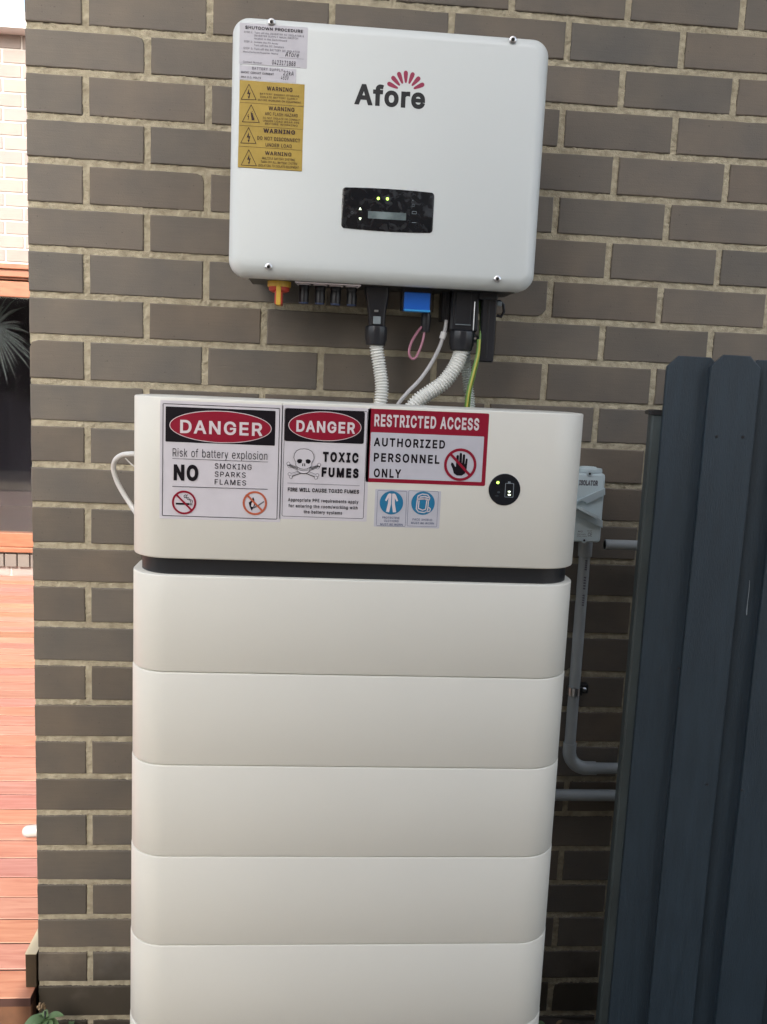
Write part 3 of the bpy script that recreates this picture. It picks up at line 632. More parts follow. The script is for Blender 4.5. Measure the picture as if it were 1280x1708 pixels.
# ------------------------------------------------------------------ flat graphics on labels
def tess(poly): return [tuple(range(len(poly)))]
_tc = {}
GLYPH = r"""A240|8 0 101 254 138 254 231 0 198 0 144 151 132 186 116 239 123 239 106 185 95 151 43 0;55 71 55 99 185 99 185 71
B228|30 0 30 254 121 254 145 252 164 245 180 235 190 221 197 205 199 187 198 172 193 160 187 150 178 143 157 133 157 131 170 129 182 123 192 114 201 102 207 86 209 68 207 50 200 33 189 20 172 9 151 2 123 0;62 29 122 29 148 31 165 40 175 53 178 68 176 81 171 92 163 102 153 109 140 114 124 115 62 115;62 143 119 143 132 144 144 148 154 155 162 163 166 174 168 186 165 202 156 214 141 223 120 226 62 226
C255|134 -3 113 -2 93 4 75 12 59 25 46 40 35 58 27 78 22 101 20 127 22 153 27 176 35 197 46 215 59 230 75 242 93 251 113 256 134 258 152 256 170 252 186 245 201 236 214 224 224 209 232 193 236 174 204 174 200 186 195 197 179 214 158 224 134 228 111 225 92 216 75 202 62 182 54 157 52 127 54 97 63 72 75 53 92 38 112 29 134 26 158 30 179 40 195 57 204 80 236 80 232 62 224 45 214 31 201 19 187 9 170 2 153 -2
D251|109 0 48 0 48 29 107 29 136 31 159 40 177 55 189 75 197 99 200 128 197 156 190 180 177 200 160 214 138 223 110 226 47 226 47 254 113 254 136 253 157 248 176 239 200 221 217 196 225 175 229 153 231 128 229 102 224 80 217 59 206 42 192 27 175 15 156 7 134 2;62 254 62 0 30 0 30 254
E209|30 0 30 254 186 254 186 226 62 226 62 143 178 143 178 114 62 114 62 29 188 29 188 0
F205|30 0 30 254 185 254 185 226 62 226 62 139 173 139 173 111 62 111 62 0
G260|134 -3 113 -2 93 4 75 13 59 25 45 40 35 58 27 78 22 102 20 127 22 153 27 176 35 197 45 215 59 230 74 242 92 251 112 256 132 258 152 256 170 252 187 245 202 235 214 222 225 208 232 192 237 174 204 174 194 197 178 213 158 224 133 228 111 225 92 216 75 202 62 182 54 157 52 127 54 97 63 72 75 53 92 38 112 29 134 26 155 29 172 36 187 47 198 62 205 80 207 101 217 100 141 100 141 128 239 128 239 100 236 71 225 45 209 25 188 9 163 0
H258|30 0 30 254 62 254 62 144 196 144 196 254 228 254 228 0 196 0 196 116 62 116 62 0
I150|16 0 16 29 59 29 59 226 16 226 16 254 135 254 135 226 91 226 91 29 135 29 135 0
J198|93 -3 62 2 38 16 26 31 19 50 17 73 17 86 49 86 49 73 52 52 61 37 75 28 93 25 110 28 124 37 133 52 136 73 136 254 168 254 168 73 166 50 159 31 147 16 123 2
K233|52 73 52 108 70 131 87 152 106 172 182 254 224 254 116 138 114 138;30 0 30 254 62 254 62 167 62 112 62 97 62 0;186 0 94 130 114 155 224 0
L196|30 0 30 254 62 254 62 29 181 29 181 0
M314|30 0 30 254 76 254 139 94 144 79 150 61 156 42 161 24 154 24 159 41 165 61 171 79 176 94 238 254 284 254 284 0 252 0 252 145 252 163 253 184 253 207 253 229 256 229 249 205 241 181 234 161 228 145 171 0 143 0 85 145 80 160 72 181 65 204 56 229 59 229 60 208 60 186 61 164 61 145 61 0
N262|30 0 30 254 68 254 172 91 181 75 194 53 207 27 202 27 200 54 200 79 199 97 199 254 232 254 232 0 193 0 101 145 89 165 74 191 54 226 60 227 61 192 62 164 62 145 62 0
O267|133 -3 112 -2 93 4 75 12 59 25 46 40 35 58 27 78 22 101 20 127 22 153 27 176 35 197 46 215 59 230 75 242 93 251 112 256 133 258 155 256 174 251 192 242 208 230 221 215 232 197 240 176 245 153 247 127 245 101 240 78 232 58 221 40 208 25 192 12 174 4 155 -2;133 26 155 29 175 38 191 52 204 72 212 97 215 127 212 157 204 182 191 202 175 216 155 225 133 228 112 225 92 216 75 202 63 182 54 157 52 127 54 97 63 72 75 52 92 38 112 29
P222|30 0 30 254 118 254 144 252 166 244 183 231 195 215 202 195 204 174 202 152 195 133 183 116 166 104 144 96 118 93 55 93 55 121 116 121 134 123 149 128 159 136 167 147 171 160 172 174 171 188 167 201 159 211 148 219 134 224 116 226 62 226 62 0
Q267|123 80 156 80 185 42 192 32 234 -24 200 -24 173 13 166 23;133 -3 112 -2 93 4 75 12 59 25 46 40 35 58 27 78 22 101 20 127 22 153 27 176 35 197 46 215 59 230 75 242 93 251 112 256 133 258 155 256 174 251 192 242 208 230 221 215 232 197 240 176 245 153 247 127 245 101 240 78 232 58 221 40 208 25 192 12 174 4 155 -2;133 26 155 29 175 38 191 52 204 72 212 97 215 127 212 157 204 182 191 202 175 216 155 225 133 228 112 225 92 216 75 202 63 182 54 157 52 127 54 97 63 72 75 52 92 38 112 29
R224|30 0 30 254 118 254 145 252 167 244 183 232 195 217 202 198 205 176 202 154 195 136 183 120 166 109 145 101 118 99 48 99 48 128 117 128 135 129 149 133 160 141 167 150 171 162 173 176 171 190 167 202 159 212 149 220 134 224 116 226 62 226 62 0;177 0 115 115 151 115 214 0
S223|112 -4 86 -2 64 5 46 15 32 30 23 48 19 68 52 68 55 55 62 44 71 35 83 29 97 26 112 25 128 26 143 30 155 37 165 46 171 57 173 70 171 81 166 89 158 96 148 102 122 111 92 120 64 130 43 145 30 163 26 186 29 206 37 224 51 238 69 249 90 256 114 258 137 256 158 249 175 238 189 224 197 208 200 189 169 189 163 206 151 219 134 227 112 229 97 228 84 224 73 218 64 209 59 199 58 188 60 176 65 167 74 160 85 154 106 147 132 140 156 132 179 119 189 110 197 99 202 85 204 69 201 50 193 32 180 17 162 5 139 -2
T224|16 226 16 254 208 254 208 226 128 226 128 0 96 0 96 226
U259|129 -4 101 -1 77 8 57 22 42 40 33 62 30 87 30 254 62 254 62 89 64 72 70 57 80 44 94 34 110 28 129 26 149 28 165 34 179 44 188 57 194 72 196 89 196 254 229 254 229 87 226 62 216 40 201 22 182 8 157 -1
V240|102 0 8 254 42 254 96 103 108 69 124 15 117 15 133 69 145 103 197 254 231 254 139 0
W343|78 0 8 254 41 254 82 98 88 73 93 47 98 20 95 20 100 47 106 73 112 98 153 254 190 254 231 98 237 73 243 47 249 20 244 20 249 47 255 73 261 98 302 254 335 254 265 0 228 0 184 161 176 196 168 237 175 237 167 197 159 161 115 0
X237|9 0 109 142 109 118 15 254 52 254 89 200 102 181 112 164 122 146 116 146 126 164 136 181 149 200 187 254 223 254 129 119 129 143 228 0 191 0 146 65 134 83 125 98 115 116 122 116 113 98 103 83 91 65 46 0
Y236|102 0 102 104 8 254 46 254 96 172 111 146 125 115 112 115 126 146 140 172 191 254 228 254 134 104 134 0
Z219|21 0 21 23 137 193 153 215 170 238 174 227 143 226 111 226 20 226 20 254 198 254 198 231 84 64 67 40 49 17 45 27 76 28 107 29 200 29 200 0
a195|80 -4 63 -3 47 2 34 11 24 22 17 37 15 54 17 69 22 80 29 90 39 97 63 105 89 110 117 113 133 117 136 121 138 127 138 128 137 139 133 148 128 156 120 161 110 164 98 165 85 164 75 161 59 150 50 137 20 146 29 161 39 173 52 182 66 188 82 191 97 192 119 190 143 180 153 172 161 160 167 145 168 126 168 0 138 0 138 26 136 26 126 12 108 1 95 -3;85 23 101 24 114 29 124 37 132 47 136 57 138 69 138 95 130 91 116 88 100 86 88 84 67 79 58 75 52 70 47 62 46 52 47 43 51 36 57 30 65 26
b212|115 -4 99 -3 86 2 69 16 59 29 56 29 56 0 26 0 26 254 57 254 57 160 59 160 69 173 86 186 98 191 115 192 137 189 156 180 173 166 185 146 193 122 195 94 193 66 185 42 173 23 157 8 137 -1;110 23 126 26 140 33 150 44 158 58 163 75 164 95 163 114 158 131 150 145 140 156 126 163 110 165 94 163 81 156 70 145 62 131 58 114 56 95 58 75 63 58 70 43 81 32 94 26
c198|104 -4 79 -1 58 8 41 23 28 43 20 66 17 94 20 122 28 146 41 165 58 180 79 189 104 192 130 189 153 178 170 161 181 138 151 131 145 145 135 155 121 162 104 165 86 162 73 155 62 144 54 129 50 112 48 94 50 75 54 59 62 44 73 33 86 26 104 23 121 26 135 33 146 44 152 59 181 51 177 39 171 28 153 11 130 0
d212|98 -4 75 -1 56 8 40 23 27 42 20 66 17 94 20 122 27 146 40 166 56 180 75 189 98 192 114 191 126 186 144 173 153 160 155 160 155 254 186 254 186 0 156 0 156 29 153 29 143 16 126 2 114 -3;102 23 118 26 132 32 142 43 150 58 154 75 156 95 154 114 150 131 142 145 132 156 118 163 102 165 86 163 72 156 62 145 54 131 50 114 48 95 50 75 54 58 62 44 73 33 86 26
e202|106 -4 80 -1 58 8 41 23 28 42 20 66 17 93 20 121 28 145 40 165 58 180 78 189 103 192 118 191 133 187 147 180 160 170 170 157 179 141 184 121 186 97 186 85 37 85 37 110 169 110 155 101 153 119 149 134 141 147 131 157 118 163 103 165 87 163 73 157 62 147 54 135 50 121 48 105 48 89 50 69 55 53 64 40 76 31 90 25 106 23 127 26 143 36 153 53 182 45 177 32 168 20 156 10 141 2 125 -3
f127|114 190 114 164 3 164 3 190;40 0 40 216 42 231 48 243 57 252 68 259 80 264 94 265 111 263 121 260 114 234 107 236 97 237 85 235 77 230 72 221 71 209 71 0
g213|103 -75 84 -74 67 -70 53 -63 41 -55 32 -45 25 -35 51 -20 61 -33 77 -44 89 -48 103 -49 124 -46 141 -38 152 -23 156 -3 156 34 153 34 143 21 126 8 114 4 97 2 76 5 56 13 40 27 28 45 20 68 17 96 20 123 27 147 40 166 56 180 76 189 98 192 114 191 127 186 144 173 154 159 157 159 157 190 186 190 186 -4 183 -27 175 -45 162 -59 145 -68 125 -73;102 30 118 32 132 38 142 47 150 61 155 77 156 96 155 115 150 132 142 146 132 156 119 163 102 165 86 163 73 156 62 145 54 131 50 115 48 96 50 78 54 61 62 48 73 38 86 32
h205|57 113 57 0 26 0 26 254 57 254 57 144 51 144 62 166 76 181 94 189 114 192 132 190 148 184 161 174 170 160 177 142 179 120 179 0 148 0 148 118 145 137 136 152 123 161 105 165 92 163 80 159 71 151 63 141 58 129
i83|26 0 26 190 57 190 57 0;42 221 34 223 27 227 22 234 21 242 22 249 27 256 34 260 42 262 50 260 57 256 62 249 63 242 62 234 57 227 50 223
j83|26 190 57 190 57 -15 55 -31 51 -45 43 -56 32 -65 19 -70 2 -71 -5 -71 -5 -43 1 -43 12 -42 20 -36 25 -27 26 -15;42 221 34 223 27 227 22 234 20 242 22 249 27 256 34 260 42 262 50 260 57 256 61 249 63 242 61 234 57 227 50 223
k190|55 68 55 106 60 106 142 190 180 190 92 100 89 100;26 0 26 254 57 254 57 0;147 0 74 93 96 114 186 0
l95|70 -1 50 2 37 10 29 24 26 42 26 254 57 254 57 49 58 38 60 31 65 27 73 26 80 26 85 27 90 1 81 0
m305|26 0 26 190 56 190 56 148 54 148 59 162 66 173 75 182 86 188 98 192 110 193 129 190 144 180 154 166 160 147 156 147 161 160 169 172 178 181 190 187 204 192 218 193 234 191 249 186 261 177 270 164 276 148 278 128 278 0 248 0 248 127 245 145 236 156 224 163 209 165 197 164 187 160 179 153 173 145 169 135 168 124 168 0 137 0 137 130 134 144 126 156 115 163 100 165 89 164 79 160 70 154 63 145 58 133 57 119 57 0
n205|57 113 57 0 26 0 26 190 56 190 56 144 51 144 62 166 76 181 94 189 114 192 132 190 147 184 160 174 170 160 176 142 179 120 179 0 148 0 148 118 145 137 136 152 123 161 105 165 92 163 80 159 71 151 63 141 58 129
o208|104 -4 79 -1 58 8 41 23 28 43 20 66 17 94 20 122 28 146 41 165 58 180 79 189 104 192 128 189 149 180 167 165 180 146 188 122 191 94 188 66 180 43 167 23 149 8 128 -1;104 23 121 26 135 33 146 44 154 59 158 75 160 94 158 112 154 129 146 144 135 155 121 162 104 165 86 162 73 155 62 144 54 129 50 112 48 94 50 75 54 59 62 44 73 33 86 26
p212|26 -71 26 190 56 190 56 160 59 160 69 173 86 186 98 191 115 192 137 189 156 180 173 166 185 146 193 122 195 94 193 66 185 42 173 23 157 8 137 -1 115 -4 99 -3 86 2 69 16 59 29 57 29 57 -71;110 23 126 26 140 33 150 44 158 58 163 75 164 95 163 114 158 131 150 145 140 156 126 163 110 165 94 163 81 156 70 145 62 131 58 114 56 95 58 75 63 58 70 43 81 32 94 26
q212|186 -71 155 -71 155 29 153 29 143 16 126 2 114 -3 98 -4 75 -1 56 8 40 23 27 42 20 66 17 94 20 122 27 146 40 166 56 180 75 189 98 192 114 191 126 186 144 173 153 160 156 160 156 190 186 190;102 23 118 26 132 32 142 43 150 58 154 75 156 95 154 114 150 131 142 145 132 156 118 163 102 165 86 163 72 156 62 145 54 131 50 114 48 95 50 75 54 58 62 44 73 33 86 26
r130|26 0 26 190 56 190 56 160 58 160 65 173 76 184 90 190 107 192 115 192 122 192 122 161 115 162 103 163 91 161 80 157 70 151 63 142 58 131 57 118 57 0
s182|91 -4 72 -3 56 2 42 9 31 19 23 32 18 47 47 53 53 40 62 30 75 25 91 23 108 25 122 31 131 40 134 51 132 60 127 68 118 74 106 78 75 85 52 93 36 104 27 119 23 137 26 152 33 166 43 177 58 185 74 190 94 192 112 191 127 186 140 179 149 170 157 158 162 145 134 139 129 149 121 158 110 164 94 166 78 164 65 158 57 150 54 139 56 129 62 122 72 116 86 111 115 105 137 97 153 86 162 71 166 53 163 37 156 24 145 12 130 3 112 -2
t114|102 190 102 164 3 164 3 190;32 236 63 236 63 49 64 38 68 31 75 26 85 25 93 26 101 27 107 1 96 -1 84 -2 62 1 46 11 36 26 32 46
u205|91 -3 73 -1 57 5 44 15 35 29 28 47 26 69 26 190 57 190 57 72 60 52 68 37 82 28 100 25 113 27 125 31 134 38 142 48 146 61 148 76 148 190 179 190 179 0 149 0 149 46 154 46 143 23 129 8 111 0
v195|81 0 9 190 42 190 83 78 93 43 103 10 92 10 101 43 112 78 152 190 186 190 113 0
w284|69 0 11 190 44 190 67 107 77 68 88 21 82 21 93 67 103 107 126 190 158 190 181 107 191 68 201 21 196 21 206 68 217 107 240 190 272 190 215 0 184 0 159 86 152 112 145 140 138 169 145 169 138 140 131 112 124 86 99 0
x189|10 0 86 109 86 86 14 190 50 190 74 153 90 127 104 103 88 103 101 127 117 153 141 190 176 190 104 84 104 107 179 0 143 0 115 43 100 68 86 91 102 91 89 68 74 43 46 0
y195|24 -69 31 -43 36 -44 52 -44 59 -42 65 -37 71 -29 75 -18 81 -1 9 190 42 190 83 78 93 43 103 10 92 10 101 43 112 78 153 190 186 190 102 -29 88 -54 80 -62 70 -68 58 -71 46 -73 32 -72
z190|21 0 21 23 127 160 127 161 24 161 24 190 166 190 166 165 63 30 63 28 169 28 169 0
0227|113 -3 87 0 65 12 47 31 34 57 29 77 25 101 24 127 25 153 29 177 35 197 48 223 65 242 87 254 113 258 139 254 161 242 179 223 192 197 198 177 201 153 203 127 201 101 198 77 192 57 179 31 162 12 140 0;113 25 131 28 145 37 157 52 165 72 170 97 172 127 170 157 165 182 157 203 145 218 131 227 113 230 96 227 82 218 70 203 62 182 56 157 55 127 56 97 62 72 70 52 82 37 96 28
1227|38 0 38 27 195 27 195 0;138 254 138 0 106 0 106 224 105 224 43 179 43 213 99 254
2227|32 0 32 24 117 114 141 141 155 163 159 174 160 186 159 198 154 209 146 218 137 224 125 228 112 230 98 228 86 224 77 216 69 207 65 195 64 181 33 181 35 202 43 221 55 237 72 248 91 255 112 258 134 255 153 248 169 237 181 223 188 205 191 186 189 172 185 159 179 145 168 129 133 90 76 30 76 28 195 28 195 0
3227|109 -3 87 -1 66 5 49 15 35 29 26 46 22 66 55 66 57 54 63 44 72 35 83 30 95 26 109 25 124 26 138 30 149 37 157 46 163 58 165 72 163 86 158 98 150 109 137 117 121 122 101 124 78 124 78 150 144 224 144 226 35 226 35 254 186 254 186 230 106 139 106 144 132 144 154 138 172 127 185 111 194 93 196 72 194 51 185 33 172 18 154 6 133 -1
4227|20 53 20 79 123 254 155 254 54 83 54 81 207 81 207 53;141 0 141 61 141 73 141 159 171 159 171 0
5227|111 -3 89 -1 70 6 54 16 41 30 33 47 30 65 61 65 64 54 69 44 77 36 87 30 98 26 111 25 125 27 138 32 149 41 157 52 162 66 164 81 162 97 157 111 148 122 137 131 124 137 109 138 84 134 73 129 64 123 34 126 48 254 183 254 183 226 75 226 67 151 68 151 77 157 89 162 101 166 115 167 131 165 147 160 161 153 172 143 182 130 189 116 194 99 195 82 193 58 184 38 171 21 154 8 134 -1
6227|113 -3 91 -1 71 7 55 20 42 37 34 58 32 81 34 100 40 119 51 142 69 170 126 254 161 254 75 131 73 131 83 144 98 153 117 157 139 155 158 147 173 136 185 120 192 101 194 79 192 56 184 36 171 20 155 7 135 -1;113 24 127 26 139 31 149 40 157 51 162 64 164 79 162 94 157 107 149 118 139 126 127 131 113 133 99 131 87 126 77 118 69 107 64 94 62 79 64 64 69 51 77 40 87 31 99 26
7227|48 0 162 224 162 226 31 226 31 254 195 254 195 224 82 0
8227|113 -3 89 -1 68 6 50 17 37 31 29 48 26 68 28 83 33 98 40 110 51 121 63 128 76 132 76 133 59 141 46 154 38 171 35 190 38 209 45 225 57 239 73 249 92 256 113 258 134 256 153 249 169 239 181 225 188 209 191 190 188 171 180 154 167 141 150 133 150 132 164 128 176 121 186 110 194 98 199 83 200 68 198 48 189 31 176 17 158 6 137 -1;113 25 129 26 142 30 153 37 161 46 167 57 168 69 167 83 161 94 153 104 141 111 128 116 113 118 98 116 85 111 73 104 65 94 59 83 58 69 59 57 64 46 73 37 84 30 97 26;113 145 126 146 137 150 146 157 154 165 158 176 160 188 158 200 154 210 147 218 138 225 126 229 113 230 100 229 89 225 79 218 72 210 68 200 66 188 68 176 72 165 79 157 89 150 100 146
9227|113 258 135 255 155 247 171 234 184 217 192 197 194 173 192 155 186 135 175 112 158 84 100 0 65 0 151 124 154 124 144 111 128 101 109 97 87 100 69 107 53 119 41 134 34 154 32 176 34 198 42 218 55 235 71 247 91 255;113 230 99 228 87 223 77 215 69 204 64 191 63 176 64 161 69 148 77 137 87 129 99 123 113 122 127 123 139 129 149 137 157 147 162 160 164 175 162 190 157 204 150 215 139 223 127 228
/125|117 266 36 -38 7 -38 89 266
&224|98 -3 75 -1 55 6 39 17 27 31 20 48 17 67 19 82 24 95 32 106 42 117 70 139 108 168 118 176 127 187 131 202 129 214 123 223 113 228 101 230 84 227 73 216 69 208 68 199 73 182 84 164 102 142 219 0 182 0 86 116 61 146 44 172 39 185 38 199 40 215 45 229 55 241 67 249 82 255 100 257 118 255 133 249 145 241 154 230 160 217 162 202 158 181 146 162 128 146 77 109 64 98 55 87 50 77 48 66 50 54 55 44 62 35 72 29 83 25 96 23 111 25 126 30 139 37 151 48 160 61 168 76 173 93 174 112 204 112 202 90 198 72 185 46 173 31 166 23 153 12 136 3 117 -2
:94|48 -2 39 -1 31 4 26 12 25 20 26 29 31 37 39 42 48 43 56 42 64 37 69 29 71 20 69 12 64 4 56 -1;48 135 39 137 31 142 26 149 25 158 26 167 31 174 39 179 48 181 56 179 64 174 69 167 71 158 69 149 64 142 56 137
.94|48 -2 39 -1 31 4 26 12 25 20 26 29 31 37 39 42 48 43 56 42 64 37 69 29 71 20 69 12 64 4 56 -1
'103|39 159 35 254 68 254 64 159"""
GL = {}
for ln in GLYPH.split('\n'):
    ch = ln[0]; adv, cs = ln[1:].split('|')
    GL[ch] = (int(adv)/500, [[int(v)/500 for v in c.split()] for c in cs.split(';')])
def grow(c, b):
    P = [(c[2*i], c[2*i+1]) for i in range(len(c)//2)]; Q = []
    for p in P:
        if not Q or (p[0]-Q[-1][0])**2+(p[1]-Q[-1][1])**2 > 1e-5: Q.append(p)
    if (Q[0][0]-Q[-1][0])**2+(Q[0][1]-Q[-1][1])**2 < 1e-5: Q.pop()
    n = len(Q); out = []
    for i in range(n):
        a, p, d = Vector(Q[i-1]), Vector(Q[i]), Vector(Q[(i+1) % n])
        u = (p-a).normalized(); w = (d-p).normalized()
        n1 = Vector((-u.y, u.x)); n2 = Vector((-w.y, w.x)); m = n1+n2
        if m.length < .3: m = n1
        m.normalize(); k = min(1.6, 1/max(.3, m.dot(n1)))
        out.append((p.x+m.x*b*k*GSIGN, p.y+m.y*b*k*GSIGN))
    return out
GSIGN = 1
_c = GL['I'][1][0]; _A = sum(_c[2*i]*_c[(2*i+3) % len(_c)]-_c[(2*i+2) % len(_c)]*_c[2*i+1] for i in range(len(_c)//2))
GSIGN = -1 if _A > 0 else 1     # outer contours grow outwards
def glyph1(ch, bold, shear):
    """fill one letter by the non-zero winding rule (its strokes overlap)"""
    from mathutils.geometry import delaunay_2d_cdt
    k = (ch, bold, shear)
    if k in _tc: return _tc[k]
    cs = [grow(c, bold) for c in GL[ch][1]]; pts = []; ed = []
    for c in cs:
        n = len(pts); pts += [Vector(p) for p in c]; ed += [(n+i, n+(i+1) % len(c)) for i in range(len(c))]
    vv, _e, ff = delaunay_2d_cdt(pts, ed, [], 0, 1e-5)[:3]
    F = []
    for t in ff:
        A, B, C_ = (vv[j] for j in t); x, y = (A.x+B.x+C_.x)/3, (A.y+B.y+C_.y)/3; w = 0
        for c in cs:
            for i in range(len(c)):
                p, q = c[i-1], c[i]
                if (p[1] > y) != (q[1] > y) and x < (q[0]-p[0])*(y-p[1])/(q[1]-p[1])+p[0]: w += 1 if q[1] > p[1] else -1
        if w: F.append(tuple(t) if (B-A).cross(C_-A) > 0 else tuple(t[::-1]))
    V = [(p.x+shear*p.y, p.y, 0) for p in vv]
    _tc[k] = (V, F); return V, F
def glyphs(s, bold, spacing=1.0, shear=0.0):
    """letter outlines of a plain grotesque, filled; bold grows the strokes"""
    V = []; F = []; x = 0
    for ch in s:
        if ch == ' ': x += .26*spacing; continue
        v, f = glyph1(ch, bold, shear); n = len(V)
        V += [(p[0]+x, p[1], p[2]) for p in v]; F += [tuple(n+i for i in q) for q in f]
        x += GL[ch][0]+(spacing-1)*.6+max(0, bold)*2
    return np.array(V), F
class Sheet:
    """printed graphics lying on the plane y=-D; px are photo pixels, layers stack forward"""
    def __init__(s, D): s.D = D; s.mb = MB()
    def P(s, px, py): p = at(px, py, s.D); return float(p[0]), float(p[2])
    def poly(s, pts, m, L=1, world=False):
        w = pts if world else [s.P(*p) for p in pts]
        area = sum(a[0]*b[1]-b[0]*a[1] for a, b in zip(w, w[1:]+w[:1]))
        if area < 0: w = w[::-1]
        s.mb.add([(x, -s.D-.00022*L, z) for x, z in w], [tuple(range(len(w)))], m)
    def rect(s, x0, y0, x1, y1, m, L=1, r=0, w=None):
        """TL and BR in px; w = (world rect)"""
        a = s.P(x0, y0); b = s.P(x1, y1)
        if r: pts = rrect(a[0], b[0], b[1], a[1], r, 4)
        else: pts = [(a[0], b[1]), (b[0], b[1]), (b[0], a[1]), (a[0], a[1])]
        s.poly(pts, m, L, True); return a[0], b[0], b[1], a[1]
    def frame(s, x0, y0, x1, y1, t, m, L=1, r=.002):
        a = s.P(x0, y0); b = s.P(x1, y1)
        o = rrect(a[0], b[0], b[1], a[1], r, 4); i = rrect(a[0]+t, b[0]-t, b[1]+t, a[1]-t, max(r-t, .0003), 4); n = len(o)
        s.mb.add([(x, -s.D-.00022*L, z) for x, z in o+i], [(k, (k+1) % n, n+(k+1) % n, n+k) for k in range(n)], m)
    def line(s, pts, t, m, L=2, world=False):
        w = pts if world else [s.P(*p) for p in pts]
        for a, b in zip(w, w[1:]):
            d = Vector((b[0]-a[0], b[1]-a[1])); 
            if d.length < 1e-6: continue
            n = Vector((-d.y, d.x)).normalized()*t/2; e = d.normalized()*t*.25
            s.poly([(a[0]-n.x-e.x, a[1]-n.y-e.y), (b[0]-n.x+e.x, b[1]-n.y+e.y), (b[0]+n.x+e.x, b[1]+n.y+e.y), (a[0]+n.x-e.x, a[1]+n.y-e.y)], m, L, True)
    def ell(s, c, rx, rz, m, L=1, n=48, inner=0):
        if inner:
            o = [(c[0]+rx*math.cos(a), c[1]+rz*math.sin(a)) for a in [2*math.pi*k/n for k in range(n)]]
            i = [(c[0]+(rx-inner)*math.cos(a), c[1]+(rz-inner)*math.sin(a)) for a in [2*math.pi*k/n for k in range(n)]]
            s.mb.add([(x, -s.D-.00022*L, z) for x, z in o+i], [(k, (k+1) % n, n+(k+1) % n, n+k) for k in range(n)], m)
        else: s.poly([(c[0]+rx*math.cos(a), c[1]+rz*math.sin(a)) for a in [2*math.pi*k/n for k in range(n)]], m, L, True)
    def text(s, st, x0, yt, yb, x1, m, bold=0, L=4, sp=1.0, shear=0, slope=.06):
        v, f = glyphs(st, bold, sp, shear); mn = v.min(0); mxx = v.max(0)
        a = s.P(x0, yt); b = s.P(x0, yb); c = s.P(x1, (yt+yb)/2+slope*(x1-x0))
        sx = (c[0]-a[0])/(mxx[0]-mn[0]); sz = (a[1]-b[1])/(mxx[1]-mn[1])
        s.mb.add([(a[0]+(p[0]-mn[0])*sx, -s.D-.00022*L-.00003*p[2], b[1]+(p[1]-mn[1])*sz) for p in v], f, m)
    def build(s, name, parent): return s.mb.build(name, None, parent, smooth=False)

def label_sheet(name, parent, D, pts, m, r=.0015, world=False, thick=.0003):
    a = at(*pts[0], D); b = at(*pts[1], D)
    x0, x1, z1, z0 = a[0], b[0], a[2], b[2]; q = MB(); o = rrect(x0, x1, z0, z1, r, 4)
    q.loft([[(x, -D+.00005, z) for x, z in o], [(x, -D-thick, z) for x, z in o]], m)
    ob = q.build(name, None, parent, smooth=False)
    return ob
def sub(o, parent): o.parent = parent; o.matrix_parent_inverse = Matrix.Identity(4); return o
def attach(sheet, lab, nm='lettering'):
    o = sheet.build(nm, None); o.parent = lab; o.matrix_parent_inverse = (Matrix.Translation(-lab.parent.location) if lab.parent else Matrix.Identity(4)); 
    o.matrix_parent_inverse = Matrix.Identity(4)
    return o

DF = -BF      # stack front depth
DS = DF+.0004
def no_circle(s, cx, cy, rpx, m, L=4):
    c = s.P(cx, cy); r = s.P(cx+rpx, cy)[0]-c[0]; th_ = r*.165
    s.ell(c, r, r, m, L, 48, th_)
    d = .7071*(r-th_*.5); s.line([(c[0]-d, c[1]+d), (c[0]+d, c[1]-d)], th_*.95, m, L+1, True)
    return c, r
# --- label 1: DANGER, risk of battery explosion
lab = label_sheet('danger_explosion_label', head, DF, ((267.5, 667), (467.5, 871)), M_paper2); lab['label'] = 'large lilac white label reading DANGER Risk of battery explosion'
s = Sheet(DS)
s.frame(271.7, 672.4, 462.6, 866.5, .0011, M_ink)
s.rect(276.5, 677.6, 458.6, 743.5, M_ink, 1, .0015)
c = s.P(368.5, 712); s.ell(c, s.P(453.6, 712)[0]-c[0], .0262, M_pwhite, 2); s.ell(c, s.P(453.6, 712)[0]-c[0]-.0012, .0250, M_pred, 3)
s.text('DANGER', 300.9, 699.6, 722.3, 438.3, M_pwhite, .022, 4, 1.05)
s.text('Risk of battery explosion', 288.4, 746.8, 765, 446, M_ink, -.004, 4, 1.06)
s.line([(288, 764.6), (447, 770.5)], .0007, M_ink, 4)
s.line([(288, 811.2), (446.5, 816.0)], .0009, M_ink, 4)
s.text('NO', 290.1, 773.8, 801.3, 331, M_ink, .045, 4)
for st, a, b, c2, x1 in (('SMOKING', 358.5, 772.4, 781.6, 420), ('SPARKS', 358.5, 786, 795, 410), ('FLAMES', 358.5, 799, 808, 410.5)):
    s.text(st, a, b, c2, x1, M_ink, .003, 4, 1.15)
c, r = no_circle(s, 307.3, 838, 20.3, M_pred)
s.poly([(c[0]-.68*r, c[1]-.20*r), (c[0]+.45*r, c[1]-.20*r), (c[0]+.45*r, c[1]-.04*r), (c[0]-.68*r, c[1]-.04*r)], M_ink, 3, True)
for k in (0, 1): s.line([(c[0]+(.52+.12*k)*r, c[1]-.2*r), (c[0]+(.52+.12*k)*r, c[1]-.04*r)], r*.06, M_ink, 3, True)
for sh in (0, .17): s.line([(c[0]+(.55+sh*.8)*r, c[1]+.02*r), (c[0]+(.5+sh)*r, c[1]+.2*r), (c[0]+(.28+sh)*r, c[1]+.28*r), (c[0]+(.18+sh)*r, c[1]+.42*r), (c[0]+(.02+sh)*r, c[1]+.40*r), (c[0]-(.02-sh)*r, c[1]+.56*r), (c[0]+(.12+sh)*r, c[1]+.66*r)], r*.05, M_ink, 3, True)
c, r = no_circle(s, 425.3, 839, 20.3, M_pred_refl)
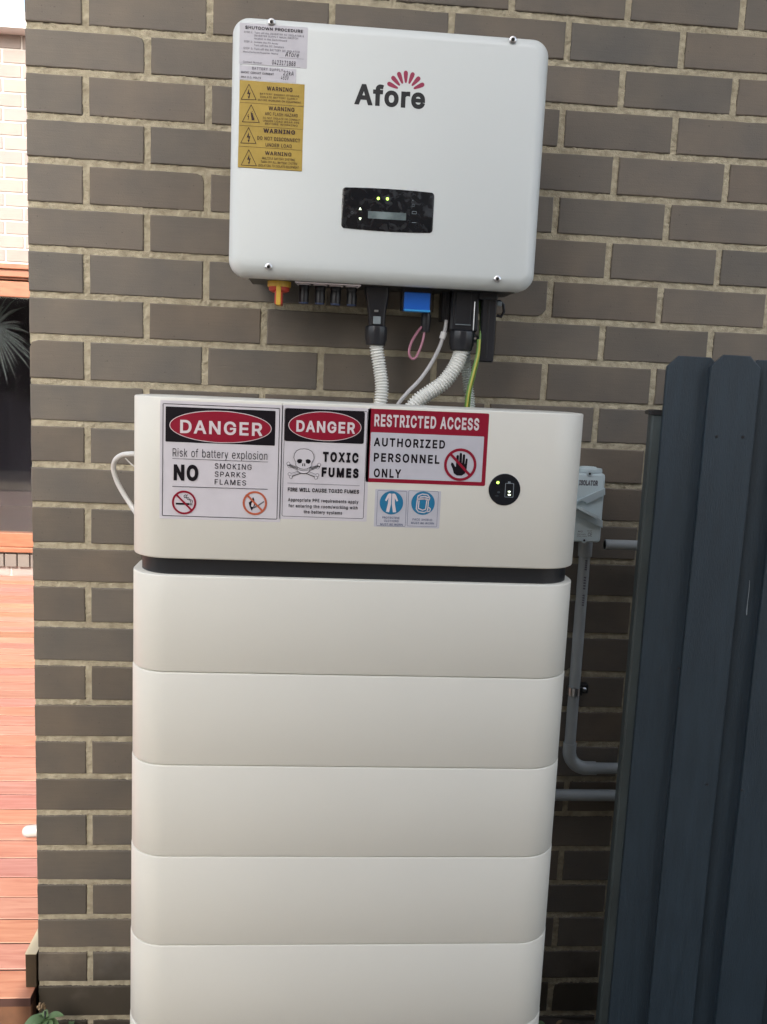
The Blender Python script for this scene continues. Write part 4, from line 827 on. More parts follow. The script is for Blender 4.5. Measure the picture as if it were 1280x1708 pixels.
s.poly([(c[0]-.42*r, c[1]-.3*r), (c[0]-.5*r, c[1]+.02*r), (c[0]-.28*r, c[1]+.22*r), (c[0]-.14*r, c[1]+.5*r), (c[0]-.02*r, c[1]+.14*r), (c[0]+.06*r, c[1]-.1*r), (c[0]-.1*r, c[1]-.36*r), (c[0]-.24*r, c[1]-.66*r)], M_ink, 3, True)
s.poly([(c[0]-.30*r, c[1]-.28*r), (c[0]-.26*r, c[1]-.02*r), (c[0]-.16*r, c[1]+.14*r), (c[0]-.06*r, c[1]-.12*r), (c[0]-.14*r, c[1]-.34*r)], M_pwhite, 4, True)
s.line([(c[0]-.1*r, c[1]-.42*r), (c[0]+.32*r, c[1]-.16*r), (c[0]+.74*r, c[1]+.14*r)], r*.10, M_inkg, 3, True)
attach(s, lab)
# --- label 2: DANGER, toxic fumes
lab = label_sheet('danger_fumes_label', head, DF, ((471, 675), (611.5, 870)), M_paper2); lab['label'] = 'tall label reading DANGER TOXIC FUMES with a skull and crossbones'
s = Sheet(DS)
s.frame(475.2, 680.2, 606.5, 865.5, .0007, M_ink, 1, .003)
s.rect(476.2, 681, 606.9, 740.5, M_ink, 2, .003)
c = s.P(542.4, 711); rx = s.P(603.3, 711)[0]-c[0]; s.ell(c, rx, .0242, M_pwhite, 3); s.ell(c, rx-.0011, .0231, M_pred, 4)
s.text('DANGER', 494.9, 700.4, 720, 592.8, M_pwhite, .03, 5, 1.03)
s.text('TOXIC', 539, 753, 770.2, 598.4, M_ink, .05, 4, 1.12)
s.text('FUMES', 537, 779, 795.5, 598.4, M_ink, .05, 4, 1.1)
s.line([(479.7, 805.4), (600, 810)], .0006, M_inkg, 4)
s.text('FIRE WILL CAUSE TOXIC FUMES', 480.4, 812.8, 819.4, 599, M_ink, .03, 4)
s.text('Appropriate PPE requirements apply', 480.7, 830.2, 837.4, 598, M_ink, .018, 4, 1.08)
s.text('for entering the room/working with', 481.5, 840.2, 847.2, 596.5, M_ink, .018, 4, 1.08)
s.text('the battery systems', 507, 850.6, 857.6, 570.8, M_ink, .018, 4, 1.08)
# skull and crossbones
c = s.P(507.2, 766); u = (s.P(524.5, 766)[0]-c[0]); 
def SK(pts): return [(c[0]+x*u, c[1]+z*u) for x, z in pts]
for sx in (-1, 1):
    for (a, b) in (((-1.5*sx, -.62), (1.25*sx, -1.62-.05)), ((-1.32*sx, -1.55), (1.42*sx, -.60))):
        w_ = SK([a, b]); s.line(w_, .0034, M_ink, 3+(sx > 0)*0, True)
for sx in (-1, 1):
    for (x, z) in ((1.42, -.60), (1.28, -1.62)):
        for dz in (-.13, .13):
            s.ell(SK([(sx*x+dz*.5*sx, z+dz)])[0], u*.17, u*.17, M_ink, 3, 16)
for sx in (-1, 1):
    s.line(SK([(-1.40*sx, -.66), (1.18*sx, -1.60)]), .0022, M_paper2, 4, True)
    for (x, z) in ((1.42, -.60), (1.28, -1.62)):
        for dz in (-.13, .13): s.ell(SK([(sx*x+dz*.5*sx, z+dz)])[0], u*.135, u*.135, M_paper2, 4, 16)
    s.line(SK([(-1.2*sx, -1.5), (1.35*sx, -.66)]), .0022, M_paper2, 4, True)
skp = [(0, 1.05), (.42, 1.0), (.75, .82), (.95, .5), (1.0, .12), (.86, -.2), (.78, -.32), (.8, -.62), (.6, -.78), (.56, -1.18), (.36, -1.36), (0, -1.42)]
full = skp+[(-x, z) for x, z in skp[::-1][1:-1]]
s.poly(SK(full), M_ink, 5, True); s.poly(SK([(x*.95, (z+.15)*.955-.15) for x, z in full]), M_paper2, 6, True)
for sx in (-1, 1):
    s.poly(SK([(sx*x, z) for x, z in ((.16, -.05), (.22, -.36), (.5, -.42), (.68, -.22), (.60, -.02), (.36, 0.03))]), M_ink, 7, True)
    s.poly(SK([(sx*x, z) for x, z in ((.04, -.38), (.05, -.66), (.16, -.66), (.13, -.4))]), M_ink, 7, True)
s.line(SK([(-.55, -.78), (-.3, -.92), (0, -.96), (.3, -.92), (.55, -.78)]), .0007, M_ink, 7, True)
s.line(SK([(-.5, -1.0), (-.25, -1.1), (0, -1.12), (.25, -1.1), (.5, -1.0)]), .0006, M_ink, 7, True)
for k in range(-4, 5): s.line(SK([(k*.1, -.93+.02*abs(k)/2), (k*.1, -1.1+.02*abs(k)/2)]), .0003, M_ink, 7, True)
attach(s, lab)
# --- label 3: RESTRICTED ACCESS
lab = label_sheet('restricted_access_label', head, DF, ((614.6, 681.2), (809.2, 810.8)), M_pred, .0025); lab['label'] = 'red bordered label reading RESTRICTED ACCESS AUTHORIZED PERSONNEL ONLY'
s = Sheet(DS)
s.rect(619, 720.6, 803.4, 804.2, M_paper, 1, .0015)
s.text('RESTRICTED ACCESS', 625.3, 690.2, 711.2, 799.4, M_pwhite, .03, 2, 1.04)
for st, a, b, x1 in (('AUTHORIZED', 729.4, 744.2, 742.6), ('PERSONNEL', 754.9, 770, 733.4), ('ONLY', 781, 796, 669.3)):
    s.text(st, 624.1, a, b, x1, M_ink, .03, 2, 1.1)
c, r = no_circle(s, 768, 775, 27, M_pred, 4)
HP = [(-.42, -.62), (-.52, -.30), (-.66, -.02), (-.62, .14), (-.50, .10), (-.36, -.14), (-.30, -.16), (-.30, .62), (-.22, .68), (-.13, .62), (-.12, .12), (-.09, .12), (-.08, .78), (.0, .84), (.09, .78),
      (.10, .12), (.13, .12), (.15, .70), (.23, .75), (.31, .68), (.30, .06), (.33, .06), (.37, .42), (.44, .46), (.50, .40), (.46, -.3), (.36, -.6), (.14, -.76), (-.2, -.76)]
def tri_poly(pts, m, L):
    # concave outline: triangulate with mathutils
    from mathutils.geometry import tessellate_polygon
    t3 = tessellate_polygon([[Vector((x, z, 0)) for x, z in pts]])
    for t_ in t3: s.poly([pts[i] for i in t_], m, L, True)
tri_poly([(c[0]+x*r*.88, c[1]+z*r*.88) for x, z in HP], M_ink, 3)
attach(s, lab)
# --- label 4/5: blue mandatory signs
lab = label_sheet('mandatory_signs_label', head, DF, ((626.3, 815.5), (732.8, 881.5)), M_paper); lab['label'] = 'small label with two round blue protective clothing and face shield signs'
s = Sheet(DS)
s.frame(630.3, 817.6, 676.4, 878.4, .0005, M_navy, 1, .002); s.frame(682, 818, 728.9, 879, .0005, M_navy, 1, .002)
for cx, cy in ((653.2, 838.6), (705.9, 839.2)):
    c = s.P(cx, cy); r = s.P(cx+19.6, cy)[0]-c[0]; s.ell(c, r, r, M_pblue, 2)
    if cx < 680:
        for sx in (-1, 1):
            tri_poly([(c[0]+sx*x*r, c[1]+z*r) for x, z in ((.03, .78), (.22, .80), (.34, .70), (.56, .2), (.44, .12), (.26, .42), (.30, -.1), (.44, -.78), (.16, -.82), (.04, -.12))], M_pwhite, 3)
    else:
        for pts in ([(-.5, .35), (-.45, .62), (-.1, .78), (.35, .74), (.55, .5), (.52, .3), (.1, .42), (-.5, .35)], [(-.5, .3), (-.55, -.5), (-.35, -.75), (.15, -.8), (.42, -.62), (.45, .25), (.1, .36), (-.5, .3)],
                    [(-.35, .2), (-.38, -.45), (.0, -.6), (.25, -.5), (.3, .2)], [(.42, -.3), (.65, -.45), (.6, -.7), (.3, -.7)], [(-.3, .5), (.1, .58), (.45, .48)]):
            s.line([(c[0]+x*r, c[1]+z*r) for x, z in pts], r*.09, M_pwhite, 3, True)
for st, x0, yt, yb, x1 in (('PROTECTIVE', 638.2, 861.2, 864.8, 666.8), ('CLOTHING', 641, 866.8, 870.2, 665), ('MUST BE WORN', 634.6, 872.4, 875.8, 672),
                           ('FACE SHIELD', 688.6, 864.4, 868, 721), ('MUST BE WORN', 686, 870.2, 873.8, 724)):
    s.text(st, x0, yt, yb, x1, M_navy, .01, 2, 1.05)
attach(s, lab)
# --- round battery state display
c = at(841.8, 816.6, DF); r = X(868.2, 816.6, DF)-c[0]
q = MB()
def disc(cx, cz, r_, y, n=40): return [(cx+r_*math.cos(a), y, cz+r_*math.sin(a)) for a in [2*math.pi*k/n for k in range(n)]]
q.loft([disc(c[0], c[2], r, -DF+.001), disc(c[0], c[2], r, -DF-.0008), disc(c[0], c[2], r*.97, -DF-.0014)], M_gloss); disp = q.build('round_display', None, head)
s = Sheet(DF+.0015)
s.ell(s.P(830.9, 804.8), .0024, .0024, M_led, 1, 16)
s.frame(843.4, 805.6, 856.4, 829.8, .0009, M_icon, 1, .0012); s.rect(847.6, 803.2, 852.0, 805.2, M_icon, 1)
s.ell(s.P(849.8, 820), .0024, .0013, M_ledw, 1, 16); s.ell(s.P(849.8, 825.3), .0026, .0014, M_ledw, 1, 16)
s.ell(s.P(832, 821), .0025, .0018, M_smudge, 1, 12); s.ell(s.P(829, 827), .0032, .0016, M_smudge, 2, 12)
attach(s, disp, 'indicator_lights')

# ------------------------------------------------------------------ inverter
ID = .200
ix0, ix1 = .4185, .9945; iz0, iz1 = -.4795, -.0285
inv = thing('solar_inverter', 'white wall mounted solar inverter with a small black display above the battery stack', 'inverter', (.7, -.1, iz0))
q = MB(); rings = []
n_ = 10
for y, ins in ((-ID+.060, .004), (-ID+.052, .0005), (-ID+.030, 0), (-ID+.019, .0008), (-ID+.012, .004), (-ID+.006, .0095), (-ID+.002, .016), (-ID, .022)):
    rings.append([(x, y, z) for x, z in rrect(ix0+ins, ix1-ins, iz0+ins, iz1-ins, .031-ins*.7, n_)])
q.loft(rings, M_case); q.build('cover', None, inv, angle=60)
q = MB(); rings = []
for y, ins in ((-.020, .022), (-.135, .016), (-ID+.0605, .012)):
    rings.append([(x, y, z) for x, z in rrect(ix0+ins+.008, ix1-ins-.008, iz0-.002+ins*.3, iz1-ins-.005, .03, n_)])
q.loft(rings, M_black)
for k in range(22):      # cooling fins at the back
    x = ix0+.05+k*(ix1-ix0-.10)/21; q.box(x-.002, x+.002, -.022, -.006, iz0+.04, iz1-.06, M_black)
q.build('chassis', None, inv, smooth=False)
q = MB(); q.box(ix0+.08, ix1-.08, -.0055, .0, iz1-.12, iz1-.06, M_steel); q.build('mounting_bracket', None, inv, smooth=False)
for (px, py) in ((453, 36.5), (856, 66), (448, 445), (830, 465.5)):
    c = at(px, py, ID); q = MB()
    q.loft([disc(c[0], c[2], .0068, -ID+.003, 20), disc(c[0], c[2], .0066, -ID-.0012, 20), disc(c[0], c[2], .0048, -ID-.0024, 20), disc(c[0], c[2], .0034, -ID-.0026, 20), disc(c[0], c[2], .0030, -ID-.0002, 20)], M_steel)
    q.loft([disc(c[0], c[2], .0029, -ID-.0003, 6), disc(c[0], c[2], .0027, -ID-.0004, 6)], M_black)
    q.build('screw', None, inv)
# display panel
a = at(571.7, 312.2, ID); b = at(721.6, 388.6, ID); cxm, czm = (a[0]+b[0])/2, (a[2]+b[2])/2; hw, hh = (b[0]-a[0])/2, (a[2]-b[2])/2
o_ = rrect(-hw, hw, -hh, hh, .006, 5); o2 = []
for (p, w) in zip(o_, o_[1:]+o_[:1]):
    for k in range(6 if abs(w[0]-p[0]) > .05 else 1):
        t_ = k/6; x = p[0]+(w[0]-p[0])*t_; z = p[1]+(w[1]-p[1])*t_; o2.append((x, z*(1+.06*(1-(x/hw)**2))))
q = MB(); q.loft([[(cxm+x*s_, -ID-y, czm+z*s_) for x, z in o2] for s_, y in ((1, -.0005), (1, .0008), (.985, .0014))], M_dusty)
dsp = q.build('display_panel', None, inv)
s = Sheet(ID+.0016)
for (px, py) in ((631.3, 330.8), (646.6, 331.5)): s.ell(s.P(px, py), .0026, .0026, M_led, 2, 16)
s.rect(614.4, 351.5, 677.5, 367.6, M_lcd, 1, .001)
s.poly([(601, 345.6), (598.8, 349.6), (603.2, 349.8)], M_ledw, 2); s.poly([(601, 367), (598.8, 363), (603.2, 363.2)], M_ledw, 2)
s.frame(687.6, 352, 695, 357, .0006, M_icon, 2, .0008); s.line([(687.5, 371), (694.5, 371.3)], .0008, M_icon, 2)
s.frame(687.5, 340, 691.5, 344.5, .0004, M_icon, 2, .0004); s.ell(s.P(587.5, 354.5), .0022, .0022, M_icon, 2, 16, .0004)
s.ell(s.P(689, 334), .0008, .0008, M_icon, 2, 8)
attach(s, dsp, 'indicator_lights')
# logo
s = Sheet(ID)
s.text('Afore', 592.2, 137.4, 174.2, 709.8, M_inkp, .034, 1, .97, slope=.06)
c = s.P(677.2, 153.4); k_ = s.P(687.2, 153.4)[0]-c[0]
for i in range(7):
    a = rad(90-66*1.0+22*i+2.6); d = (math.cos(a), math.sin(a)); n = (-d[1], d[0]); w = []
    for t_, h_ in ((1.42, 0), (1.46, .12), (1.7, .2), (2.3, .30), (2.85, .36), (3.15, .33), (3.32, .2), (3.38, 0)):
        w.append((t_, h_))
    w = w+[(t_, -h_) for t_, h_ in w[::-1][1:-1]]
    s.poly([(c[0]+(d[0]*t_+n[0]*h_)*k_, c[1]+(d[1]*t_+n[1]*h_)*k_) for t_, h_ in w], M_petal, 1, True)
s.build('logo', inv)
# labels on the inverter
def z1p(x, y): return 370+x/4.571, 10+y/4.571
def T(s, st, x0, yt, yb, x1, m, bold=.0, sp=1.02, shear=0, L=3):
    a = z1p(x0, yt); b = z1p(x1, yb); s.text(st, a[0], a[1], b[1] if False else z1p(0, yb)[1], b[0], m, bold, L, sp, shear)
lab = label_sheet('shutdown_label', inv, ID, ((400.3, 37.0), (512, 114.2)), M_paper, .0008); lab['label'] = 'silver label headed SHUTDOWN PROCEDURE with handwriting'
s = Sheet(ID+.0004)
T(s, 'SHUTDOWN PROCEDURE', 180, 148, 172, 620, M_ink, .018)
for a in (('STEP 1:', 170, 188, 202, 238), ('Turn off the INVERTER AC ISOLATOR &', 250, 194, 209, 628), ('INVERTER SUPPLY MAIN SWITCH', 248, 216, 230, 582), ('located in the Switchboard', 248, 239, 253, 498),
          ('STEP 2:', 170, 260, 275, 235), ('Isolate the PV Array', 247, 267, 283, 430), ('Turn off the DC Isolators', 247, 289, 304, 475), ('STEP 3: Turn off the BATTERY DC ISOLATOR', 166, 311, 327, 595), ('Manufacturer/Supplier Name', 163, 339, 354, 430), ('Contact Number', 163, 416, 430, 308)):
    T(s, *a, M_inkg, .004)
T(s, 'Afore', 484, 346, 384, 590, M_ink, .0, 1.1, .15); T(s, '0423171888', 385, 409, 445, 563, M_ink, .0, 1.1, .1)
s.line([z1p(440, 392), z1p(625, 404)], .0003, M_inkg, 2); s.line([z1p(160, 440), z1p(600, 468)], .0003, M_inkg, 2)
attach(s, lab)
lab = label_sheet('supply_label', inv, ID, ((399.6, 108.2), (494.0, 138.4)), M_paper, .0008, thick=.0006); lab['label'] = 'small pale strip label headed BATTERY SUPPLY'
s = Sheet(ID+.0007)
T(s, 'BATTERY SUPPLY', 232, 463, 483, 468, M_inkg, .012, 1.1); T(s, 'SHORT CIRCUIT CURRENT', 148, 494, 510, 398, M_ink, .01); T(s, 'MAX D.C. VOLTS', 148, 530, 545, 300, M_ink, .01)
T(s, '22kA', 470, 492, 526, 548, M_ink, .0, 1.1, .15); T(s, '453V', 452, 530, 560, 512, M_ink, .0, 1.1, .15)
attach(s, lab)
subs = [[('BATTERY ENERGY STORAGE', 292, 660, 674, 592), ('ISOLATE BATTERY SUPPLY', 292, 683, 698, 580), ('BEFORE WORKING ON EQUIPMENT', 276, 706, 722, 606)],
        [('ARC FLASH HAZARD', 330, 806, 832, 580), ('DO NOT ISOLATE OR CONNECT', 315, 843, 858, 600), ('UNDER LOAD WEAR PPE', 315, 865, 880, 592), ('BEFORE WORKING', 330, 888, 903, 580)],
        [('DO NOT DISCONNECT', 272, 990, 1018, 598), ('UNDER LOAD', 335, 1043, 1070, 535)],
        [('MULTIPLE BATTERY SYSTEMS', 310, 1148, 1167, 560), ('TURN OFF ALL BATTERY SYSTEM', 298, 1176, 1195, 575), ('ISOLATORS TO ISOLATE EQUIPMENT', 280, 1203, 1223, 588)]]
heads = [(345, 610, 643, 540, .02), (358, 762, 794, 555, .02), (318, 931, 965, 560, .04), (330, 1104, 1134, 532, .02)]
trs = [((208, 595), (148, 710), (263, 714)), ((225, 752), (157, 882), (287, 887)), ((205, 925), (145, 1043), (262, 1047)), ((207, 1095), (148, 1212), (265, 1217))]
ys = [(562, 732), (733, 907), (908, 1066), (1067, 1226)]
wl = ['top yellow WARNING label', 'yellow WARNING label reading ARC FLASH HAZARD', 'yellow WARNING label reading DO NOT DISCONNECT UNDER LOAD', 'lowest yellow WARNING label about multiple battery systems']
for i in range(4):
    xa = (137, 134, 130, 126)[i]; xb = (628, 622, 616, 612)[i]
    lab = label_sheet('warning_label', inv, ID, (z1p(xa, ys[i][0]), z1p(xb, ys[i][1]+34)), M_ylab, .0004); lab['label'] = wl[i]
    s = Sheet(ID+.0004)
    h = heads[i]; T(s, 'WARNING', *h[:4], M_inkb, h[4], 1.05)
    for q_ in subs[i]: T(s, *q_, M_inkb, .006 if i != 2 else .012, 1.04)
    t_ = [s.P(*z1p(*p)) for p in trs[i]]; t_.append(t_[0]); s.line(t_, .0010, M_inkb, 2, True)
    cx = (t_[1][0]+t_[2][0])/2; h_ = t_[0][1]-t_[1][1]; cz = t_[1][1]
    if i != 1:
        s.poly([(cx+.01*h_, cz+.72*h_), (cx-.12*h_, cz+.36*h_), (cx-.02*h_, cz+.38*h_), (cx+.02*h_, cz+.46*h_)], M_inkb, 2, True)
        s.poly([(cx-.04*h_, cz+.42*h_), (cx+.12*h_, cz+.48*h_), (cx+.02*h_, cz+.10*h_), (cx-.0*h_, cz+.36*h_)], M_inkb, 2.5, True)
        s.poly([(cx-.06*h_, cz+.22*h_), (cx+.01*h_, cz+.06*h_), (cx+.08*h_, cz+.22*h_)], M_inkb, 2, True)
    else:
        s.line([(cx-.14*h_, cz+.46*h_), (cx-.20*h_, cz+.32*h_), (cx-.12*h_, cz+.34*h_), (cx-.17*h_, cz+.14*h_)], .0009, M_inkb, 2, True)
        s.poly([(cx-.02*h_, cz+.62*h_), (cx+.10*h_, cz+.48*h_), (cx+.22*h_, cz+.14*h_), (cx+.06*h_, cz+.12*h_), (cx+.02*h_, cz+.30*h_)], M_inkb, 2, True)
        for k in range(5): s.line([(cx+(.04+.03*k)*h_, cz+(.60-.1*k)*h_), (cx+(.10+.03*k)*h_, cz+(.64-.1*k)*h_)], .0006, M_inkb, 2.5, True)
    s.line([z1p(xa+2, ys[i][1]+1), z1p(xb-4, ys[i][1]+33)], .0005, M_inkb, 2)
    attach(s, lab)

# --- parts under the inverter
CD = .115     # depth of the socket row
ZB = iz0+.004
def bx(name, px0, px1, py0, py1, D, depth, m, parent=inv, b=.0015, ztop=None):
    """a bevelled block whose front face at depth D covers the given pixels"""
    xm = (px0+px1)/2; x0 = X(px0, (py0+py1)/2, D); x1 = X(px1, (py0+py1)/2, D); z1 = Z(xm, py0, D) if ztop is None else ztop; z0 = Z(xm, py1, D)
    q = MB(); q.box(x0, x1, -D, -D+depth, z0, z1, m, b); return q.build(name, None, parent, smooth=False)
# rotary dc switch
c = at(466, 478, .13); kx = c[0]
sw = MB()
def hdisc(cx, cy, r_, z, n=28): return [(cx+r_*math.cos(a), cy+r_*math.sin(a), z) for a in [2*math.pi*k/n for k in range(n)]]
cy = -.13
rk = .0225
sw.loft([hdisc(kx, cy, rk, ZB-.003), hdisc(kx, cy, rk, ZB-.012), hdisc(kx, cy, rk*.97, ZB-.014)], M_yel)
sw.loft([hdisc(kx, cy, rk*.9, ZB-.0142), hdisc(kx, cy, rk*.86, ZB-.021), hdisc(kx, cy, rk*.6, ZB-.024)], M_red)
sw.box(kx-.0072, kx+.0072, cy-rk*.98, cy+rk*.9, ZB-.048, ZB-.022, M_red, .002)
sw.box(kx-.0045, kx+.0045, cy-rk*1.03, cy+rk*.5, ZB-.049, ZB-.0135, M_yel, .001)
sw.build('rotary_switch', None, inv, smooth=False)
# four plugs
for i, (a, b) in enumerate(((499, 515), (526, 542), (552, 568.5), (579, 595))):
    x0 = X(a, 490, CD); x1 = X(b, 490, CD); cx = (x0+x1)/2; r_ = (x1-x0)/2*1.12; z0 = Z((a+b)/2, 507.5+i*1.3, CD)
    q = MB(); q.loft([hdisc(cx, -CD, r_*1.0, ZB-.004, 20), hdisc(cx, -CD, r_*1.06, ZB-.006, 20), hdisc(cx, -CD, r_*1.06, ZB-.012, 20), hdisc(cx, -CD, r_*.94, ZB-.014, 20), hdisc(cx, -CD, r_, ZB-.02, 20), hdisc(cx, -CD, r_*.96, z0+.004, 20)], M_blackp, True, True)
    q.loft([hdisc(cx, -CD, r_*.90, z0+.0038, 20), hdisc(cx, -CD, r_*.82, z0+.0015, 20)], M_navy)
    q.loft([hdisc(cx, -CD, r_*1.12, ZB-.0035, 20), hdisc(cx, -CD, r_*1.12, ZB-.0055, 20)], M_pwhite)
    q.build('plug', None, inv)
# white printed bracket line round the four plugs
q = MB()
for pts in ([(500, 479.5), (495, 476), (493, 468), (597, 474), (602, 476), (600, 483), (596, 484)],):
    w = [at(px, py, .178) for px, py in pts]
    # thin moulded line lying under the bottom plate
    xs_ = [p[0] for p in w]
x0 = X(494, 474, .13); x1 = X(600, 478, .13)
for (a, b) in (((x0, -.168), (x1, -.168)), ((x0, -.168), (x0+.006, -.10)), ((x1, -.168), (x1-.006, -.10))):
    q.tube([(a[0], a[1], ZB-.0066), (b[0], b[1], ZB-.0066)], .0015, M_pwhite, 6)
for (a, b) in ((499, 515), (526, 542), (552, 568.5), (579, 595)):
    cx = X((a+b)/2, 490, CD); q.tube([(cx+.0125*math.cos(rad(t)), -CD-.02+.008*math.sin(rad(t)), ZB-.0068) for t in range(180, 361, 20)], .0013, M_pwhite, 6)
q.build('printed_bracket', None, inv)
# chassis bottom lip (dark) carrying sockets
q = MB(); q.box(ix0+.035, ix1-.03, -.166, -.06, ZB-.004, ZB+.004, M_black, .002); q.build('socket_plate', None, inv, smooth=False)

def gland(name, pxc, py0, py1, half, D, m=M_blackp, ribs=True, parent=inv):
    x = X(pxc, (py0+py1)/2, D); r_ = X(pxc+half, (py0+py1)/2, D)-x; z1 = Z(pxc, py0, D); z0 = Z(pxc, py1, D); q = MB(); n = 36
    def ring(sc, z, rb): return [(x+r_*sc*(1-(.045 if rb and k % 3 == 0 else 0))*math.cos(2*math.pi*k/n), -D+r_*sc*(1-(.045 if rb and k % 3 == 0 else 0))*math.sin(2*math.pi*k/n), z) for k in range(n)]
    h_ = z1-z0
    q.loft([ring(.80, z1, 0), ring(.98, z1-h_*.06, ribs), ring(1, z1-h_*.12, ribs), ring(1, z0+h_*.28, ribs), ring(.93, z0+h_*.2, 0), ring(.9, z0+h_*.05, 0), ring(.82, z0, 0)], m)
    return q.build(name, None, parent, angle=25)
def taper(name, prof, D, m, parent=inv, dr=.8):
    """vertical connector: prof = [(py, px0, px1)]"""
    rings = []; q = MB()
    for py, a, b in prof:
        z = Z((a+b)/2, py, D); x0 = X(a, py, D); x1 = X(b, py, D); d = (x1-x0)*dr/2
        rings.append([(x, y, z) for x, y in rrect(x0, x1, -D-d, -D+d, min(.006, d*.4), 3)])
    q.loft(rings[::-1], m); return q.build(name, None, parent, angle=30)
D1 = .115
taper('battery_connector', [(468, 609, 648.5), (490, 609, 648.5), (499, 611, 647.5), (522, 614, 643.5), (545, 615.5, 642)], D1, M_blackp)
q = MB(); xm = at(628, 518.5, D1+.018); q.box(xm[0]-.004, xm[0]+.004, xm[1]-.003, xm[1]+.002, xm[2]-.002, xm[2]+.002, M_steel, .0006); xm = at(629, 534, D1+.016)
q.box(xm[0]-.0075, xm[0]+.0075, xm[1]-.003, xm[1]+.003, xm[2]-.0075, xm[2]+.0075, M_icon, .001); q.build('connector_latch', None, inv, smooth=False)
gland('cable_gland', 627.5, 543, 576, 18.4, D1)
# blue breaker
bk_ = bx('breaker_housing', 671.5, 720.5, 478, 517, .135, .05, M_blackp, ztop=ZB)
bx('breaker', 674.5, 718, 487.5, 519, .142, .03, M_blue); bx('breaker_edge', 674.5, 718, 516.2, 519.4, .1425, .02, M_blue2, b=.0006)
gland('small_gland', 710.5, 521, 554, 8.2, .105)
# comb connector and main output connector
bx('comb_connector', 737, 762, 478, 535.5, .10, .04, M_blackp, ztop=ZB)
q = MB()
for k in range(3):
    x0 = X(740+7*k, 500, .103); z1 = ZB-.006; z0 = Z(740+7*k, 532, .103); q.box(x0, x0+.004, -.1030, -.0995, z0, z1, M_black, .0004)
q.build('comb_ribs', None, inv, smooth=False)
bx('output_connector', 753, 799, 478, 553, .125, .055, M_blackp, ztop=ZB, b=.004)
bx('connector_cover', 760, 787, 486, 541, .128, .01, M_blackp, b=.002)
bx('cover_edge', 760, 786, 540.6, 542, .1285, .004, M_icon, b=.0003)
gland('cable_gland', 770, 551, 585, 20.5, .115)
q = MB(); a = at(792.5, 503, .13); b = at(789.6, 551, .13); q.tube([a, b], .0011, M_steel, 8); q.build('steel_rod', None, inv)
# data logger stick and bracket
bx('data_logger_stick', 802.5, 827.5, 478, 604, .118, .022, M_blackp, ztop=ZB, b=.003)
bx('logger_rib', 812, 815.5, 500, 598, .1195, .004, M_black, b=.0006)
bx('stick_collar', 798, 832, 478, 500, .125, .035, M_blackp, ztop=ZB, b=.003)
q = MB(); a = [at(px, py, .09) for px, py in ((826, 504), (834, 502), (840, 508), (841, 520), (836, 528), (829, 526))]; q.tube(a, .0032, M_blackp, 8)
b_ = at(833, 507, .095); q.box(b_[0]-.005, b_[0]+.005, b_[1]-.004, b_[1]+.004, b_[2]-.004, b_[2]+.005, M_icon, .001); q.build('hook_bracket', None, inv)
# earth bolt
q = MB(); c = at(792.5, 564.5, .10); q.loft([disc(c[0], c[2], .0085, -.097, 20), disc(c[0], c[2], .0085, -.1, 20), disc(c[0], c[2], .006, -.101, 20)], M_icon); q.loft([disc(c[0], c[2], .0052, -.101, 16), disc(c[0], c[2], .0048, -.1045, 16), disc(c[0], c[2], .003, -.106, 16)], M_steel)
q.tube([at(789, 545, .095), (c[0]-.002, -.097, c[2]+.004)], .003, M_icon, 8)
bz = q.build('earth_bolt', None, inv)

# ------------------------------------------------------------------ conduits and cables
def corr(name, ctrl, r_, m, label, pitch=.0056, grp=None):
    pts = resample(spline(ctrl, .0008), pitch/6); q = MB()
    q.tube(pts, lambda i: r_*(1.03, 1.03, 1.0, .86, .74, .88)[i % 6], m, 22)
    o = q.build(name, None, None, angle=180); return tag(o, label, 'conduit', grp)
def P(px, py, D): return tuple(float(v) for v in at(px, py, D))
grp = None
corr('corrugated_conduit', [P(627.6, 573, D1), P(629, 585, D1), P(633, 610, .115), P(637, 640, .118), P(636, 665, .12), P(632, 690, .12), P(627, 730, .12)], .0135, M_conduit,
     'white corrugated conduit dropping from the leftmost black connector into the cabinet', grp=grp)
corr('corrugated_conduit', [P(769.5, 583, .115), P(767, 595, .117), P(757, 616, .122), P(739, 639, .125), P(716, 655, .128), P(695, 671, .13), P(680, 694, .13), P(672, 730, .125)], .0150, M_conduit,
     'thick white corrugated conduit curving down left from the large black connector', grp=grp)
corr('corrugated_conduit', [P(777, 566, .075), P(777, 590, .072), P(779, 625, .07), P(783, 660, .075), P(786, 700, .085), P(788, 740, .09)], .0105, M_conduit2,
     'thin grey-green corrugated conduit hanging behind the green and yellow earth wire', .0050, grp=grp)
q = MB(); q.tube(spline([P(745, 534, .11), P(743, 548, .112), P(739.5, 560, .115), P(733, 580, .118), P(719, 607, .12), P(700, 634, .125), P(678, 657, .13), P(660, 682, .13), P(648, 720, .13)]), .0038, M_gcable, 10)
q.tube([P(740.8, 554, .1145), P(739.6, 559, .115), P(737.5, 565, .1155)], .0062, M_cable, 10)
tag(q.build('data_cable', None), 'thin grey cable with a white crimp running down left to the cabinet', 'cable')
q = MB(); q.tube(spline([P(704, 545, .108), P(698, 552, .11), P(687, 570, .115), P(682.5, 587, .117), P(686, 597, .117), P(693, 597, .115), P(700, 584, .11), P(706, 566, .108), P(709, 548, .105)]), .0026, M_pink, 10)
tag(q.build('pink_wire', None), 'looped pink wire hanging below the blue breaker', 'wire')
